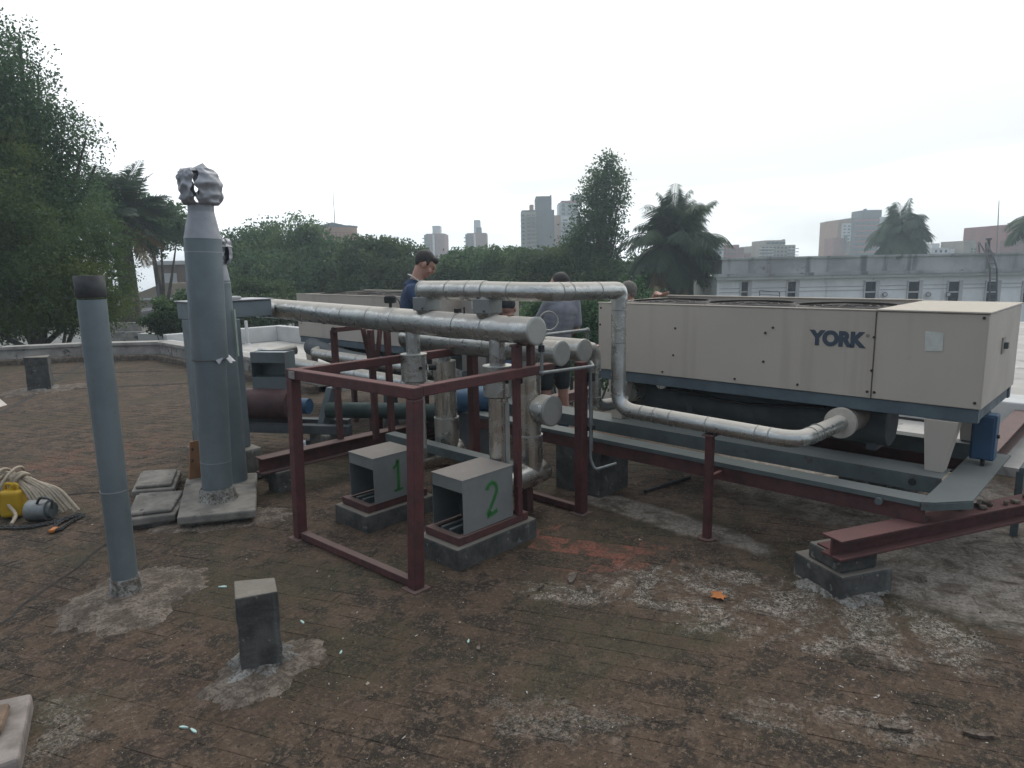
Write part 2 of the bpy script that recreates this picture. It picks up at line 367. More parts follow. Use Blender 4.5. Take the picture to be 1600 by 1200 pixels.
# ------------------------------------------------------------------ the roof
def roof_outline(): return [(-9, -7), (6.6, -7), (6.6, 8.6), (5.3, 8.6), (5.3, 15.1), (3.95, 16.25), (-9, 19.4)]
floor = struct(MB().prism(roof_outline(), -5.2, -.0022).build('roof_floor', M_ROOF))
def brick_mesh(seed, l=BL - .0035, b=BW - .0035, h=.03):
    rnd = random.Random(seed); m = MB(); e = .003; n = (4, 3); J = lambda a: rnd.uniform(-a, a)
    rim = [(-l / 2 + J(.004), -b / 2 + J(.003)), (J(.03), -b / 2 + J(.002)), (l / 2 + J(.004), -b / 2 + J(.003)), (l / 2 + J(.003), b / 2 + J(.003)), (J(.03), b / 2 + J(.002)), (-l / 2 + J(.004), b / 2 + J(.003))]
    vs = [(x, y, -h) for x, y in rim] + [(x, y, -.003 + J(.001)) for x, y in rim] + [(x * (1 - 2 * e / l), y * (1 - 2 * e / b), J(.0012)) for x, y in rim] + [(0, 0, .0012 + J(.0008))]
    fs = [(i, (i + 1) % 6, (i + 1) % 6 + 6, i + 6) for i in range(6)] + [(i + 6, (i + 1) % 6 + 6, (i + 1) % 6 + 12, i + 12) for i in range(6)] + [(i + 12, (i + 1) % 6 + 12, 18) for i in range(6)]
    m.add(vs, fs); return m
BM = []
for k in range(6):
    o = brick_mesh(k).build('brick', M_ROOF); BM.append(o.data); COL.objects.unlink(o); bpy.data.objects.remove(o)
ca, sa = math.cos(-BR), math.sin(-BR)
def brick_spots():
    out = []
    for r_ in range(-70, 140):
        for c_ in range(-70, 70):
            s_ = (c_ + .5) * BL - (.5 * BL if r_ % 2 else 0); t_ = (r_ + .5) * BW
            x, y = ca * s_ - sa * t_, sa * s_ + ca * t_
            f = x * F2.x + y * F2.y; q = x * R2.x + y * R2.y
            if 1.55 < f < 9 and abs(q) < .80 * f + .5 and x < 5.1: out.append((f, q, x, y))
    return sorted(out)
spots_ = brick_spots()
seen = [s for s in spots_ if s[0] > 2.1 and abs(s[1]) < .77 * s[0] + .1 ][:300]
keep = set(seen)
for f, q, x, y in seen:
    o = bpy.data.objects.new('brick', random.choice(BM)); COL.objects.link(o); o.parent = floor
    o.location = (x, y, random.uniform(-.0018, .0008)); o.rotation_euler = (random.gauss(0, .006), random.gauss(0, .005), -BR + random.gauss(0, .008) + (math.pi if random.random() < .5 else 0))
rest = MB()
for s in spots_:
    if s in keep: continue
    me = random.choice(BM); rz = Matrix.Rotation(-BR + random.gauss(0, .008), 3, 'Z') @ Matrix.Rotation(random.gauss(0, .006), 3, 'X'); o_ = Vector((s[2], s[3], random.uniform(-.0018, .0008)))
    rest.add([rz @ v.co + o_ for v in me.vertices], [tuple(p.vertices) for p in me.polygons])
ro = rest.build('brick_field', M_ROOF, floor); ro['kind'] = 'stuff'
# grit, crumbs and moss lying on the courses
def grit_field(n=26000):
    rg = np.random.default_rng(3); f = 2.0 + 6.5 * rg.random(n) ** 1.6; q = (rg.random(n) * 2 - 1) * (.78 * f + .3); X_ = f * F2.x + q * R2.x; Y_ = f * F2.y + q * R2.y
    k = np.array([mnoise.noise((x * 1.1, y * 1.1, 4)) + .5 * mnoise.noise((x * 4, y * 4, 9)) for x, y in zip(X_, Y_)]); ok = (k + rg.normal(size=n) * .35 > .05) & (X_ < 5.2); X_, Y_ = X_[ok], Y_[ok]; n = len(X_)
    s_ = rg.choice([.0022, .003, .004, .006, .009], n, p=[.34, .32, .2, .1, .04]); a = rg.random(n) * 6.3; vs = np.zeros((n, 5, 3))
    for j in range(4): vs[:, j, 0] = X_ + s_ * rg.uniform(.7, 1.5, n) * np.cos(a + j * 1.57); vs[:, j, 1] = Y_ + s_ * rg.uniform(.6, 1.2, n) * np.sin(a + j * 1.57); vs[:, j, 2] = -.001
    vs[:, 4, 0] = X_ + s_ * rg.uniform(-.3, .3, n); vs[:, 4, 1] = Y_ + s_ * rg.uniform(-.3, .3, n); vs[:, 4, 2] = s_ * rg.uniform(.35, .9, n)
    i = np.arange(n)[:, None] * 5; fs = np.concatenate([i + np.array([[0, 1, 4]]), i + np.array([[1, 2, 4]]), i + np.array([[2, 3, 4]]), i + np.array([[3, 0, 4]])]).astype(np.int32); m = len(fs)
    me = bpy.data.meshes.new('grit'); me.vertices.add(5 * n); me.vertices.foreach_set('co', vs.ravel()); me.loops.add(3 * m); me.loops.foreach_set('vertex_index', fs.ravel()); me.polygons.add(m); me.polygons.foreach_set('loop_start', np.arange(0, 3 * m, 3, dtype=np.int32)); me.polygons.foreach_set('loop_total', np.full(m, 3, dtype=np.int32)); me.update(calc_edges=True)
    t = NT('roof_grit'); rp_ = t.pos.outputs['Random Per Island']; c = t.mix(t.map(rp_, 0, .7, 0, 1, False), (.03, .025, .02), (.12, .088, .062)); c = t.mix(t.map(rp_, .80, .84), c, (.055, .055, .028)); c = t.mix(t.map(rp_, .945, .955), c, (.34, .30, .25)); me.materials.append(t.done(c, .95, 0., None, .2))
    o = bpy.data.objects.new('grit', me); COL.objects.link(o); o.parent = floor; o['kind'] = 'stuff'
grit_field()
# tarred joints of the roof
M_TAR = mat('tar_joint', (.022, .021, .02), (.035, .032, .028), 8, .9)
def seam(pts, w_=.03):
    m = MB(); P2 = []
    for i in range(len(pts) - 1):
        a, b = Vector(pts[i] + (0,)), Vector(pts[i + 1] + (0,)); n = max(2, int((b - a).length / .15))
        for j in range(n + (i == len(pts) - 2)):
            P2.append(a.lerp(b, j / n) + Vector((random.gauss(0, .012), random.gauss(0, .012), 0)))
    vs = []; 
    for i, p in enumerate(P2):
        d = (P2[min(i + 1, len(P2) - 1)] - P2[max(i - 1, 0)]).normalized(); k = Vector((-d.y, d.x, 0)) * w_ / 2 * random.uniform(.5, 1.3)
        vs += [p - k + ZZ * .001, p + k * .2 + ZZ * .008, p + k + ZZ * .001]
    fs = []
    for i in range(len(P2) - 1): fs += [(3 * i, 3 * i + 3, 3 * i + 4, 3 * i + 1), (3 * i + 1, 3 * i + 4, 3 * i + 5, 3 * i + 2)]
    m.add(vs, fs); return m.build('tar_joint', M_TAR, floor)
seam([(1.2, 9.6), (1.64, 10.8), (2.4, 12.3), (3.97, 15.9)], .07)
seam([(.5, 4.1), (.61, 4.27), (.95, 4.6), (1.28, 4.96), (1.45, 5.15)], .022)
seam([(2.53, 12.3), (4.1, 11.2), (4.9, 10.6)], .08)
seam([(.75, 6.62), (.91, 6.52), (1.67, 5.97)], .025)
seam([(3.0, 14.4), (4.4, 12.9)], .06)

def lump_disc(c, rx, ry, h, rot=0, seed=1, n=96, rings=8, ragged=.16):
    "low irregular mound of mortar"
    m = MB(); vs = [V(c[0], c[1], h)]; cr, sr = math.cos(rot), math.sin(rot)
    for i in range(1, rings + 1):
        t = i / rings
        for j in range(n):
            a = 2 * math.pi * j / n; k = 1 + (ragged * 2 * mnoise.noise((math.cos(a) * 2.2 + seed, math.sin(a) * 2.2, seed * 3.1)) + .16 * mnoise.noise((math.cos(a) * 9 + seed, math.sin(a) * 9, seed)) + .10 * mnoise.noise((math.cos(a) * 25, math.sin(a) * 25, seed))) * t
            x, y = rx * t * k * math.cos(a), ry * t * k * math.sin(a)
            z = h * (1 - t ** 2.2) + (.006 * mnoise.noise((x * 14 + seed, y * 14, 1)) + .004 * mnoise.noise((x * 40, y * 40, seed))) * (1 if t < 1 else 0) + (.002 if t < 1 else -.012)
            vs.append(V(c[0] + cr * x - sr * y, c[1] + sr * x + cr * y, z))
    fs = [(0, 1 + j, 1 + (j + 1) % n) for j in range(n)]
    for i in range(rings - 1):
        for j in range(n): fs.append((1 + i * n + j, 1 + (i + 1) * n + j, 1 + (i + 1) * n + (j + 1) % n, 1 + i * n + (j + 1) % n))
    return m.add(vs, fs, True)

# parapets and the neighbouring white roof
def wall_run(name, label, pts, h, w_, m, cap=.05, capm=None):
    o = thing(name, label, 'parapet', (pts[0][0], pts[0][1], 0))
    for i in range(len(pts) - 1):
        a, b = Vector(pts[i] + (0,)), Vector(pts[i + 1] + (0,)); d = (b - a).normalized(); nrm = Vector((-d.y, d.x, 0)) * w_ / 2
        e = d * (w_ * .2 if i < len(pts) - 2 else 0)
        q = [a - nrm, b + e - nrm, b + e + nrm, a + nrm]; MB().prism(q, -.1, h - cap).build('wall', m, o, .01)
        k = nrm * 1.35; q = [a - k, b + e - k, b + e + k, a + k]; MB().prism(q, h - cap + .002, h).build('coping', capm or m, o, .012)
        sk = nrm * 1.15; q = [a - sk * 1.9, b - sk * 1.9, b + sk * 1.9, a + sk * 1.9]; MB().prism(q, -.05, .11).build('skirting', M_MORTAR, o, .03)
    return o
wall_run('parapet', 'mouldy grey parapet closing the dark roof at the far left', [(-9, 19.4), (2.7, 16.7), (3.95, 16.05), (5.15, 14.9), (5.15, 8.75)], .36, .22, M_PARAPET, .07)
wr = struct(MB().prism([(6.64, -9), (22, -9), (22, 3.6), (6.64, 3.6)], -5.2, .06).build('white_roof', M_WHITEROOF))
struct(MB().prism([(5.35, 8.65), (8.2, 8.65), (8.2, 15.8), (5.35, 15.8)], -5.2, .06).build('white_roof', M_WHITEROOF))
o = thing('roof_kerb', 'low white roof kerb with dark foot behind the chiller end', 'kerb', (8.2, .5, .06))
MB().box(8.0, 8.5, -8, 3.5, .06, .36).build('wall', M_WHITEWALL, o, .015); MB().box(7.985, 8.515, -8.01, 3.51, .06, .085).build('foot', M_TAR, o)
o = thing('roof_wall', 'white upstand wall round the neighbouring roof with pipe vent', 'wall', (6.9, 15.6, .06))
MB().box(5.45, 8.0, 15.6, 15.8, .06, .42).build('wall', M_WHITEWALL, o, .015); MB().box(8.002, 8.2, 9.0, 15.8, .06, .42).build('wall', M_WHITEWALL, o, .015)
o = thing('roof_edge', 'white painted edge strip along the neighbouring roof', 'roof edge', (5.4, 12, .06)); MB().box(5.28, 5.42, 8.9, 15.2, .06, .34).build('upstand', M_WHITEWALL, o, .01)
o = thing('vent_pipe', 'thin white plastic vent pipe standing against the white upstand wall', 'pipe', (7.1, 15.3, .06)); MB().cyl((7.1, 15.3, .06), (7.1, 15.3, .62), .035, n=12).build('pipe', M_WHITEWALL, o); MB().lathe((7.1, 15.3, .06), [(.09, 0), (.05, .05)], 12).build('collar', M_WHITEWALL, o)
o = thing('roof_vent', 'small white mushroom vent on the neighbouring roof', 'vent', (6.5, 13.4, .06)); MB().cyl((6.5, 13.4, .06), (6.5, 13.4, .14), .04, n=12).build('stem', M_WHITEWALL, o); MB().lathe((6.5, 13.4, .12), [(.085, 0), (.085, .03), (.05, .06), (.01, .07)], 14).build('cap', M_WHITEWALL, o)

# ------------------------------------------------------------------ flues on the left
o = thing('vent_pipe', 'slim leaning-looking galvanised vent pipe with dark top band, nearest the left edge', 'pipe', (1.05, 4.0, 0))
pp = MB().cyl((1.05, 4.0, .05), (1.055, 4.0, 1.62), .0655, .067, 32, False).build('pipe', M_GALV, o)
MB().lathe((1.055, 4.0, 1.58), [(.0662, .05), (.0705, .055), (.0715, .16), (.066, .161), (.063, .08)], 32).build('top_band', M_DARKBAND, o)
MB().cyl((1.05, 4, .60), (1.05, 4, .606), .0672, n=32).build('joint_ring', M_GALVTOP, pp)
MB().lathe((1.05, 4.0, 0), [(.105, -.005), (.088, .03), (.077, .06), (.074, .105), (.066, .11)], 28).build('mortar_collar', M_GREYMORTAR, o)
lump_disc((1.06, 3.93), .42, .34, .028, R(40), 3).build('mortar_pad', M_MORTAR, o)

def crumpled_cowl(name, c, r, parent, seed, gap):
    "broken spinning cowl: bent sheet-metal gores with a torn gap"
    rnd = random.Random(seed); ob = []
    for k, (a0, wd) in enumerate(gap):
        a0, wd = R(a0), R(wd); vs = []; rows, cols = 30, 44; tw = rnd.uniform(-.12, .12); bul = rnd.uniform(.97, 1.06)
        for i in range(rows + 1):
            t = i / rows; ph = math.pi * (.12 + .76 * t); rr = r * bul * (.50 + .50 * math.sin(ph) ** .8) * (1 + .03 * math.sin(t * 9 + k))
            z = -r * .92 * math.cos(ph)
            for j in range(cols + 1):
                a = a0 + wd * j / cols + tw * (t - .5); q = rr * (.93 + .18 * mnoise.noise((k * 3.1 + seed, t * 3.0, j * .10)) + .075 * (1 - 3.2 * abs(mnoise.noise((k * 1.7 + t * 4.1, j * .15 + t * 2, seed)))) + .018 * (1 - 3 * abs(mnoise.noise((t * 9, j * .33 - t * 3, seed + k))))); a += .20 * mnoise.noise((t * 6, k * 5.3, seed)) * (1 if j in (0, cols) else .3)
                vs.append(c + V(q * math.cos(a), q * math.sin(a), z))
        fs = [(i * (cols + 1) + j, i * (cols + 1) + j + 1, (i + 1) * (cols + 1) + j + 1, (i + 1) * (cols + 1) + j) for i in range(rows) for j in range(cols)]
        b = MB().add(vs, fs, True).build('vane', M_GALVTOP, parent); s_ = b.modifiers.new('solid', 'SOLIDIFY'); s_.thickness = .003; ob.append(b)
    return ob
fl = thing('flue', 'tall galvanised flue with crumpled round cowl rising from a concrete slab', 'flue', (1.96, 4.92, .10))
FB, FT = V(1.96, 4.92, .1), V(2.02, 4.87, 2.42)
fa = lambda z: FB.lerp(FT, (z - .1) / 2.32)
lower = MB().cyl(fa(.17), fa(1.17), .105, .108, 36, False).build('lower_pipe', M_GALV, fl)
MB().cyl(fa(.39), fa(.396), .107, n=36).build('joint_ring', M_GALVTOP, lower)
upper = MB().cyl(fa(1.14), fa(1.97), .121, .121, 36, False).build('upper_pipe', M_GALV, fl)
MB().lathe(fa(1.13), [(.109, 0), (.1225, .012)], 36).build('lip', M_GALVTOP, upper)
for k in range(3):
    a = R(-95 + 40 * k); p = fa(1.14) + V(.125 * math.cos(a), .125 * math.sin(a), 0)
    b = MB().add([p, p + V(.05 * math.cos(a + 1.4), .05 * math.sin(a + 1.4), .012), p + V(.045 * math.cos(a), .045 * math.sin(a), -.035), p + V(.01, -.03, -.03)], [(0, 1, 2, 3)]).build('torn_tab', M_GALVTOP, upper); b.modifiers.new('s', 'SOLIDIFY').thickness = .002
MB().cyl(fa(1.88), fa(1.886), .1225, n=36).build('joint_ring', M_GALVTOP, upper)
MB().cyl(fa(1.972), fa(2.16), .121, .082, 36, False).build('reducer', M_GALVTOP, fl)
MB().cyl(fa(2.155), fa(2.21), .084, .084, 36, False).build('neck', M_GALVTOP, fl)
crumpled_cowl('cowl', fa(2.315), .138, fl, 5, ((84, 144), (240, 196)))
LC = fa(2.42); lv = [LC + V(.02, -.03, .055)] + [LC + V((.085 + .03 * mnoise.noise((i * .9, 2, 5))) * math.cos(i * math.pi / 5), (.085 + .03 * mnoise.noise((i * .9, 2, 5))) * math.sin(i * math.pi / 5), .018 * mnoise.noise((i * 1.3, 7, 1))) for i in range(10)]
MB().add(lv, [(0, 1 + i, 1 + (i + 1) % 10) for i in range(10)]).build('cowl_lid', M_GALVTOP, fl).modifiers.new('s', 'SOLIDIFY').thickness = .003
MB().cyl(fa(2.2), fa(2.40), .012, n=8).build('spindle', M_DARKBAND, fl)
MB().lathe((1.96, 4.92, .1), [(.15, .0), (.128, .03), (.122, .08), (.108, .095)], 24).build('mortar_collar', M_GREYMORTAR, fl)
sb = thing('flue_slab', 'square concrete slab carrying the tall flue', 'slab', (1.98, 4.95, 0))
MB().prism([(1.60, 4.74), (2.03, 4.47), (2.46, 5.33), (2.0, 5.62)], .045, .105).build('slab', M_SLAB, sb, .012); MB().prism([(1.66, 4.77), (2.02, 4.55), (2.38, 5.28), (2.0, 5.52)], -.01, .046).build('footing', M_CONC, sb, .01)
lump_disc((1.92, 4.72), .5, .22, .02, R(-32), 8).build('mortar_skirt', M_MORTAR, sb)
for i, (q, lab) in enumerate((([(1.60, 5.66), (1.86, 5.49), (2.09, 5.96), (1.83, 6.16)], 'weathered concrete cover slab, the farther of two left of the flue'), ([(1.36, 5.02), (1.64, 4.88), (1.90, 5.32), (1.60, 5.55)], 'weathered concrete cover slab, the nearer of two left of the flue'))):
    c_ = thing('cover_slab', lab, 'slab', (sum(p[0] for p in q) / 4, sum(p[1] for p in q) / 4, 0), 'concrete cover slabs')
    cx, cy = c_.location.x, c_.location.y
    MB().prism(q, .03, .085).build('slab', M_SLAB, c_, .012); MB().prism([(cx + (x - cx) * .84, cy + (y - cy) * .84) for x, y in q], .0852, .112).build('raised_panel', M_SLAB, c_, .012)
    MB().prism([(cx + (x - cx) * .88, cy + (y - cy) * .88) for x, y in q], -.02, .0298).build('footing', M_CONC, c_)
# second flue and its box duct behind
f2 = thing('flue', 'second galvanised flue standing right behind the tall crumpled one', 'flue', (2.25, 5.25, 0))
FX = V(2.235, 5.265, 0)
MB().cyl(FX + ZZ * .0, FX + ZZ * 1.68, .105, n=28, caps=False).build('pipe', M_GALV, f2); MB().cyl(FX + ZZ * 1.66, FX + ZZ * 1.86, .106, .075, 28, False).build('reducer', M_GALVTOP, f2)
crumpled_cowl('cowl', FX + V(.02, -.02, 1.90), .11, f2, 12, ((-60, 200), (150, 130))); MB().lathe(FX + V(.03, -.03, 1.93), [(.1, 0), (.06, .05), (.01, .07)], 12).build('cowl_lid', M_GALVTOP, f2)
MB().beam(FX + V(.085, -.085, 1.1), FX + V(.085, -.085, 1.46), .014, .014).build('corner_strip', mat('pale_green_strip', (.42, .50, .40), (.36, .43, .35), 5, .5), f2)
du = thing('box_duct', 'blue-grey sheet metal box duct joining the flues to the long header', 'duct', (2.4, 5.7, 0))
MB().box(2.21, 2.52, 5.53, 5.95, .28, 1.36).build('riser_box', M_GALV, du, .006)
MB().box(2.21, 2.86, 5.64, 6.02, 1.362, 1.50).build('top_box', M_GALV, du, .006); MB().box(2.195, 2.88, 5.62, 6.04, 1.502, 1.512).build('lid', M_GALVTOP, du, .003)
MB().box(2.50, 2.62, 5.68, 5.80, 1.513, 1.54).build('lid_plate', M_WHITEWALL, du, .01)
MB().box(2.16, 2.58, 5.45, 6.0, 0, .275).build('footing', M_CONC, du, .02)
pk = thing('plank', 'brown varnished wooden plank leaning against the flue slab', 'plank', (2.09, 5.52, .1))
P_ = MB(); P_.beam((2.05, 5.56, .107), (2.10, 5.60, .40), .10, .022); P_.build('board', M_WOOD, pk)
for k in range(2): MB().ball((2.035 + .01 * k, 5.545, .26 + .09 * k), .011, 10, 6, (1, 1, 1.3)).build('knot', M_SCREW, pk)

# ------------------------------------------------------------------ cut-off posts
def stub(c, s, h, rz, label, pad, seed):
    o = thing('concrete_stub', label, 'concrete post', (c[0], c[1], 0), 'cut-off concrete posts on the roof')
    m = MB(); rnd = random.Random(seed); n = 6; vs = []
    rows = 8
    for i in range(rows + 1):
        for k, (a, b) in enumerate(((-1, -1), (1, -1), (1, 1), (-1, 1))):
            q = Matrix.Rotation(rz, 3, 'Z') @ V(a * s * .5 + rnd.uniform(-.004, .004), b * s * .5 + rnd.uniform(-.004, .004), 0)
            vs.append(V(c[0], c[1], h * i / rows + (rnd.uniform(-.012, .012) if i == rows else 0)) + q)
    fs = [(4 * i + k, 4 * i + (k + 1) % 4, 4 * i + 4 + (k + 1) % 4, 4 * i + 4 + k) for i in range(rows) for k in range(4)]; L = 4 * rows
    fs += [(L, L + 1, L + 2, L + 3)]
    m.add(vs, fs).build('post', M_DARKCONC, o, .007)
    lump_disc(c, s * .95, s * .85, .055, rz, seed, ragged=.3).build('mortar_fillet', M_GREYMORTAR, o)
    lump_disc((c[0] + .01, c[1] - .05), pad[0], pad[1], .022, rz + .4, seed + 5, ragged=.22).build('mortar_pad', M_MORTAR, o)
stub((1.24, 2.80), .172, .37, R(-24), 'dark square concrete stub in the foreground on a pale mortar patch', (.30, .21), 21)
stub((2.45, 12.45), .30, .52, R(-20), 'distant square concrete stub near the left parapet', (.7, .45), 31)
o = thing('kerb_stone', 'broken concrete kerb corner with brown block at the lower left edge', 'kerb stone', (.25, 2.95, 0))
MB().prism([(.455, 3.2), (.33, 2.78), (.05, 2.82), (.1, 3.35)], -.01, .07).build('slab', mat('pinkish_concrete', (.27, .235, .215), (.16, .14, .125), 9, .9, bump=.6), o, .015)
MB().prism([(.375, 3.13), (.31, 2.95), (.14, 3.0), (.2, 3.2)], .0705, .105).build('block', mat('brown_block', (.20, .135, .09), (.12, .085, .06), 12, .9, bump=.5), o, .02)

# ------------------------------------------------------------------ pump hoods
def glyph(txt, size, M4, m, parent, bold=.0, ext=.0015, name='numeral'):
    cu = bpy.data.curves.new('t', 'FONT'); cu.body = txt; cu.size = size; cu.offset = bold; cu.extrude = ext; cu.align_x = 'CENTER'; cu.align_y = 'CENTER'
    t = bpy.data.objects.new('t', cu); COL.objects.link(t); bpy.context.view_layer.update()
    me = bpy.data.meshes.new_from_object(t.evaluated_get(bpy.context.evaluated_depsgraph_get()))
    me.transform(Matrix.Translation(-parent_loc(parent)) @ M4); me.materials.clear(); me.materials.append(m)
    bpy.data.objects.remove(t); bpy.data.curves.remove(cu)
    o = bpy.data.objects.new(name, me); COL.objects.link(o); o.parent = parent; return o
def stroke(pts, r, y, m, parent, name):
    "flat brush stroke on a wall facing -Y"
    vs = []; P3 = [V(p[0], y, p[1]) for p in pts]; n = len(P3)
    for i, p in enumerate(P3):
        d = (P3[min(i + 1, n - 1)] - P3[max(i - 1, 0)]).normalized(); k = V(-d.z, 0, d.x) * r[i] if isinstance(r, list) else V(-d.z, 0, d.x) * r
        vs += [p - k, p + k]
    o = MB().add(vs, [(2 * i, 2 * i + 1, 2 * i + 3, 2 * i + 2) for i in range(n - 1)]).build(name, m, parent)
    s_ = o.modifiers.new('s', 'SOLIDIFY'); s_.thickness = .0012; s_.offset = 0; return o
def arc(cx, cz, rx, rz_, a0, a1, n=12): return [(cx + rx * math.cos(R(a0 + (a1 - a0) * i / n)), cz + rz_ * math.sin(R(a0 + (a1 - a0) * i / n))) for i in range(n + 1)]
def hood(num, x0, x1, y0, y1, zt, label, plab, px, py, ph):
    pl = thing('plinth', plab, 'plinth', (px[0], py[0], 0), 'concrete pump plinths')
    MB().box(px[0], px[1], py[0], py[1], -.02, ph).build('block', M_DARKCONC, pl, .012)
    fr = thing('base_frame', 'dark red angle-iron frame under the %s pump hood' % ('farther' if num == '1' else 'nearer'), 'steel frame', (px[0], py[0], ph), 'pump base frames')
    a, b, c, d = px[0] + .04, px[1] - .05, py[0] + .03, py[1] - .04; t = .048
    MB().box(a, a + t, c, d, ph + .002, ph + .052).build('rail', M_REDDARK, fr, .004); MB().box(b - t, b, c, d, ph + .002, ph + .052).build('rail', M_REDDARK, fr, .004)
    MB().box(a + t, b - t, c, c + t, ph + .002, ph + .05).build('rail', M_REDDARK, fr, .004); MB().box(a + t, b - t, d - t, d, ph + .002, ph + .05).build('rail', M_REDDARK, fr, .004)
    MB().box(a + t, a + .28, c + .12, c + .145, ph + .01, ph + .062).build('slide_bar', M_STEELGREY, fr); MB().box(a + t, a + .28, c + .19, c + .215, ph + .01, ph + .062).build('slide_bar', M_STEELGREY, fr)
    zb = ph + .056; h = thing('pump_hood', label, 'pump hood', (x0, y0, zb), 'numbered pump hoods'); e = .004
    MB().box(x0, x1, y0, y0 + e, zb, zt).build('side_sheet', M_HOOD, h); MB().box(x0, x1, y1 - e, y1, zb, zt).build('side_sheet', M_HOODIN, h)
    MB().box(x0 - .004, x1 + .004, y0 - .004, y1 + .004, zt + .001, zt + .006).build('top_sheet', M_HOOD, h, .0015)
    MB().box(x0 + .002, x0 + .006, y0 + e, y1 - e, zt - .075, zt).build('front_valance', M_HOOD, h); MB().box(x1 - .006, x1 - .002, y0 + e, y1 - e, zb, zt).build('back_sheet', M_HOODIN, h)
    pm = thing('pump', 'dark pump motor inside the %s open hood' % ('farther' if num == '1' else 'nearer'), 'pump', (x0 + .28, (y0 + y1) / 2, ph), 'pumps under the hoods'); ym = (y0 + y1) / 2
    MB().cyl((x0 + .16, ym, ph + .15), (x1 - .02, ym, ph + .15), .07, n=20).build('motor', M_UNDER, pm); MB().cyl((x0 + .13, ym, ph + .15), (x0 + .16, ym, ph + .15), .05, n=16).build('fan_cover', M_BLACK, pm); MB().box(x0 + .18, x1 - .05, ym - .05, ym + .05, ph + .002, ph + .08).build('foot', M_UNDER, pm)
    yy = y0 - .0015; cx = x0 + (x1 - x0) * .56; cz = (zb + zt) / 2
    if num == '1':
        st = [(cx - .035, cz + .06), (cx - .012, cz + .075), (cx + .006, cz + .105)]; stroke(st, .010, yy, M_GREENPAINT, h, 'numeral')
        stroke([(cx + .006, cz + .112), (cx + .004, cz + .03), (cx + .003, cz - .10)], .011, yy, M_GREENPAINT, h, 'numeral'); stroke([(cx - .035, cz - .102), (cx + .04, cz - .098)], .008, yy, M_GREENPAINT, h, 'numeral'); stroke([(cx + .006, cz + .122), (cx + .004, cz + .03), (cx + .003, cz - .115)], [.018, .022, .02], yy + .0008, M_GREENHALO, h, 'overspray')
    else:
        st = arc(cx, cz + .05, .042, .048, 165, -20, 12) + [(cx + .018, cz - .005), (cx - .012, cz - .052), (cx - .035, cz - .088), (cx - .035, cz - .10), (cx, cz - .098), (cx + .045, cz - .085)]
        stroke(st, .0115, yy, M_GREENPAINT, h, 'numeral'); stroke(st, [.021 + .004 * math.sin(i * 1.7) for i in range(len(st))], yy + .0008, M_GREENHALO, h, 'overspray')
    return h
hood('1', 2.53, 2.88, 3.75, 4.04, .49, 'galvanised pump hood spray-painted with a green 1, the farther of two', 'black-stained concrete plinth under the hood marked 1', (2.44, 3.04), (3.73, 4.12), .12)
hood('2', 2.55, 2.97, 2.88, 3.16, .515, 'galvanised pump hood spray-painted with a green 2, the nearer of two', 'mottled concrete plinth under the hood marked 2', (2.46, 3.15), (2.84, 3.22), .13)

# ------------------------------------------------------------------ red cage round the pumps
cg = thing('steel_cage', 'dark red square-tube cage standing round the pump hoods', 'steel cage', (2.15, 2.88, 0)); T = .068
for x, y, z1, ex, ey in ((2.112, 4.015, 1.065, .023, -.015), (2.168, 2.862, 1.065, .032, -.02), (3.69, 2.90, 1.09, 0, 0), (3.69, 4.0, 1.09, 0, 0)):
    h_ = T / 2; MB().add([(x + a + e * ex, y + b + e * ey, .004 + e * (z1 - .004)) for e in (0, 1) for a, b in ((-h_, -h_), (h_, -h_), (h_, h_), (-h_, h_))], [(3, 2, 1, 0), (4, 5, 6, 7), (0, 1, 5, 4), (1, 2, 6, 5), (2, 3, 7, 6), (3, 0, 4, 7)]).build('post', M_RED, cg, .006)
    MB().box(x - .06, x + .06, y - .06, y + .06, -.002, .0035).build('foot_plate', M_REDDARK, cg)
MB().beam((2.20, 2.808, 1.0985), (2.136, 4.034, 1.0985), .068, .063).build('rail', M_RED, cg, .005)
MB().box(2.236, 3.30, 2.812, 2.872, 1.075, 1.132).build('rail', M_RED, cg, .005)
MB().box(2.178, 3.655, 3.97, 4.03, 1.07, 1.128).build('rail', M_RED, cg, .005)
MB().beam((2.166, 2.90, .028), (2.115, 3.975, .028), .05, .045).build('bottom_rail', M_REDDARK, cg, .004); MB().beam((3.69, 2.936, .03), (3.69, 3.965, .03), .05, .045).build('bottom_rail', M_REDDARK, cg, .004)
MB().box(2.098, 2.104, 3.92, 3.99, 1.075, 1.122).build('primer_patch', M_PATCH, cg)
br = thing('pipe_bracket', 'thin red post with short arm holding up the long header over hood 2', 'bracket', (2.93, 2.86, .18), 'red pipe supports')
MB().box(2.995, 3.035, 2.855, 2.895, .186, 1.26).build('post', M_RED, br, .003); MB().box(2.985, 3.19, 2.85, 2.90, 1.2605, 1.275).build('arm', M_RED, br, .002); MB().box(2.985, 3.045, 2.8475, 2.8545, 1.06, 1.2603).build('gusset', M_RED, br, .002); MB().box(3.13, 3.17, 2.855, 2.895, 1.08, 1.2603).build('drop', M_REDDARK, br, .002)

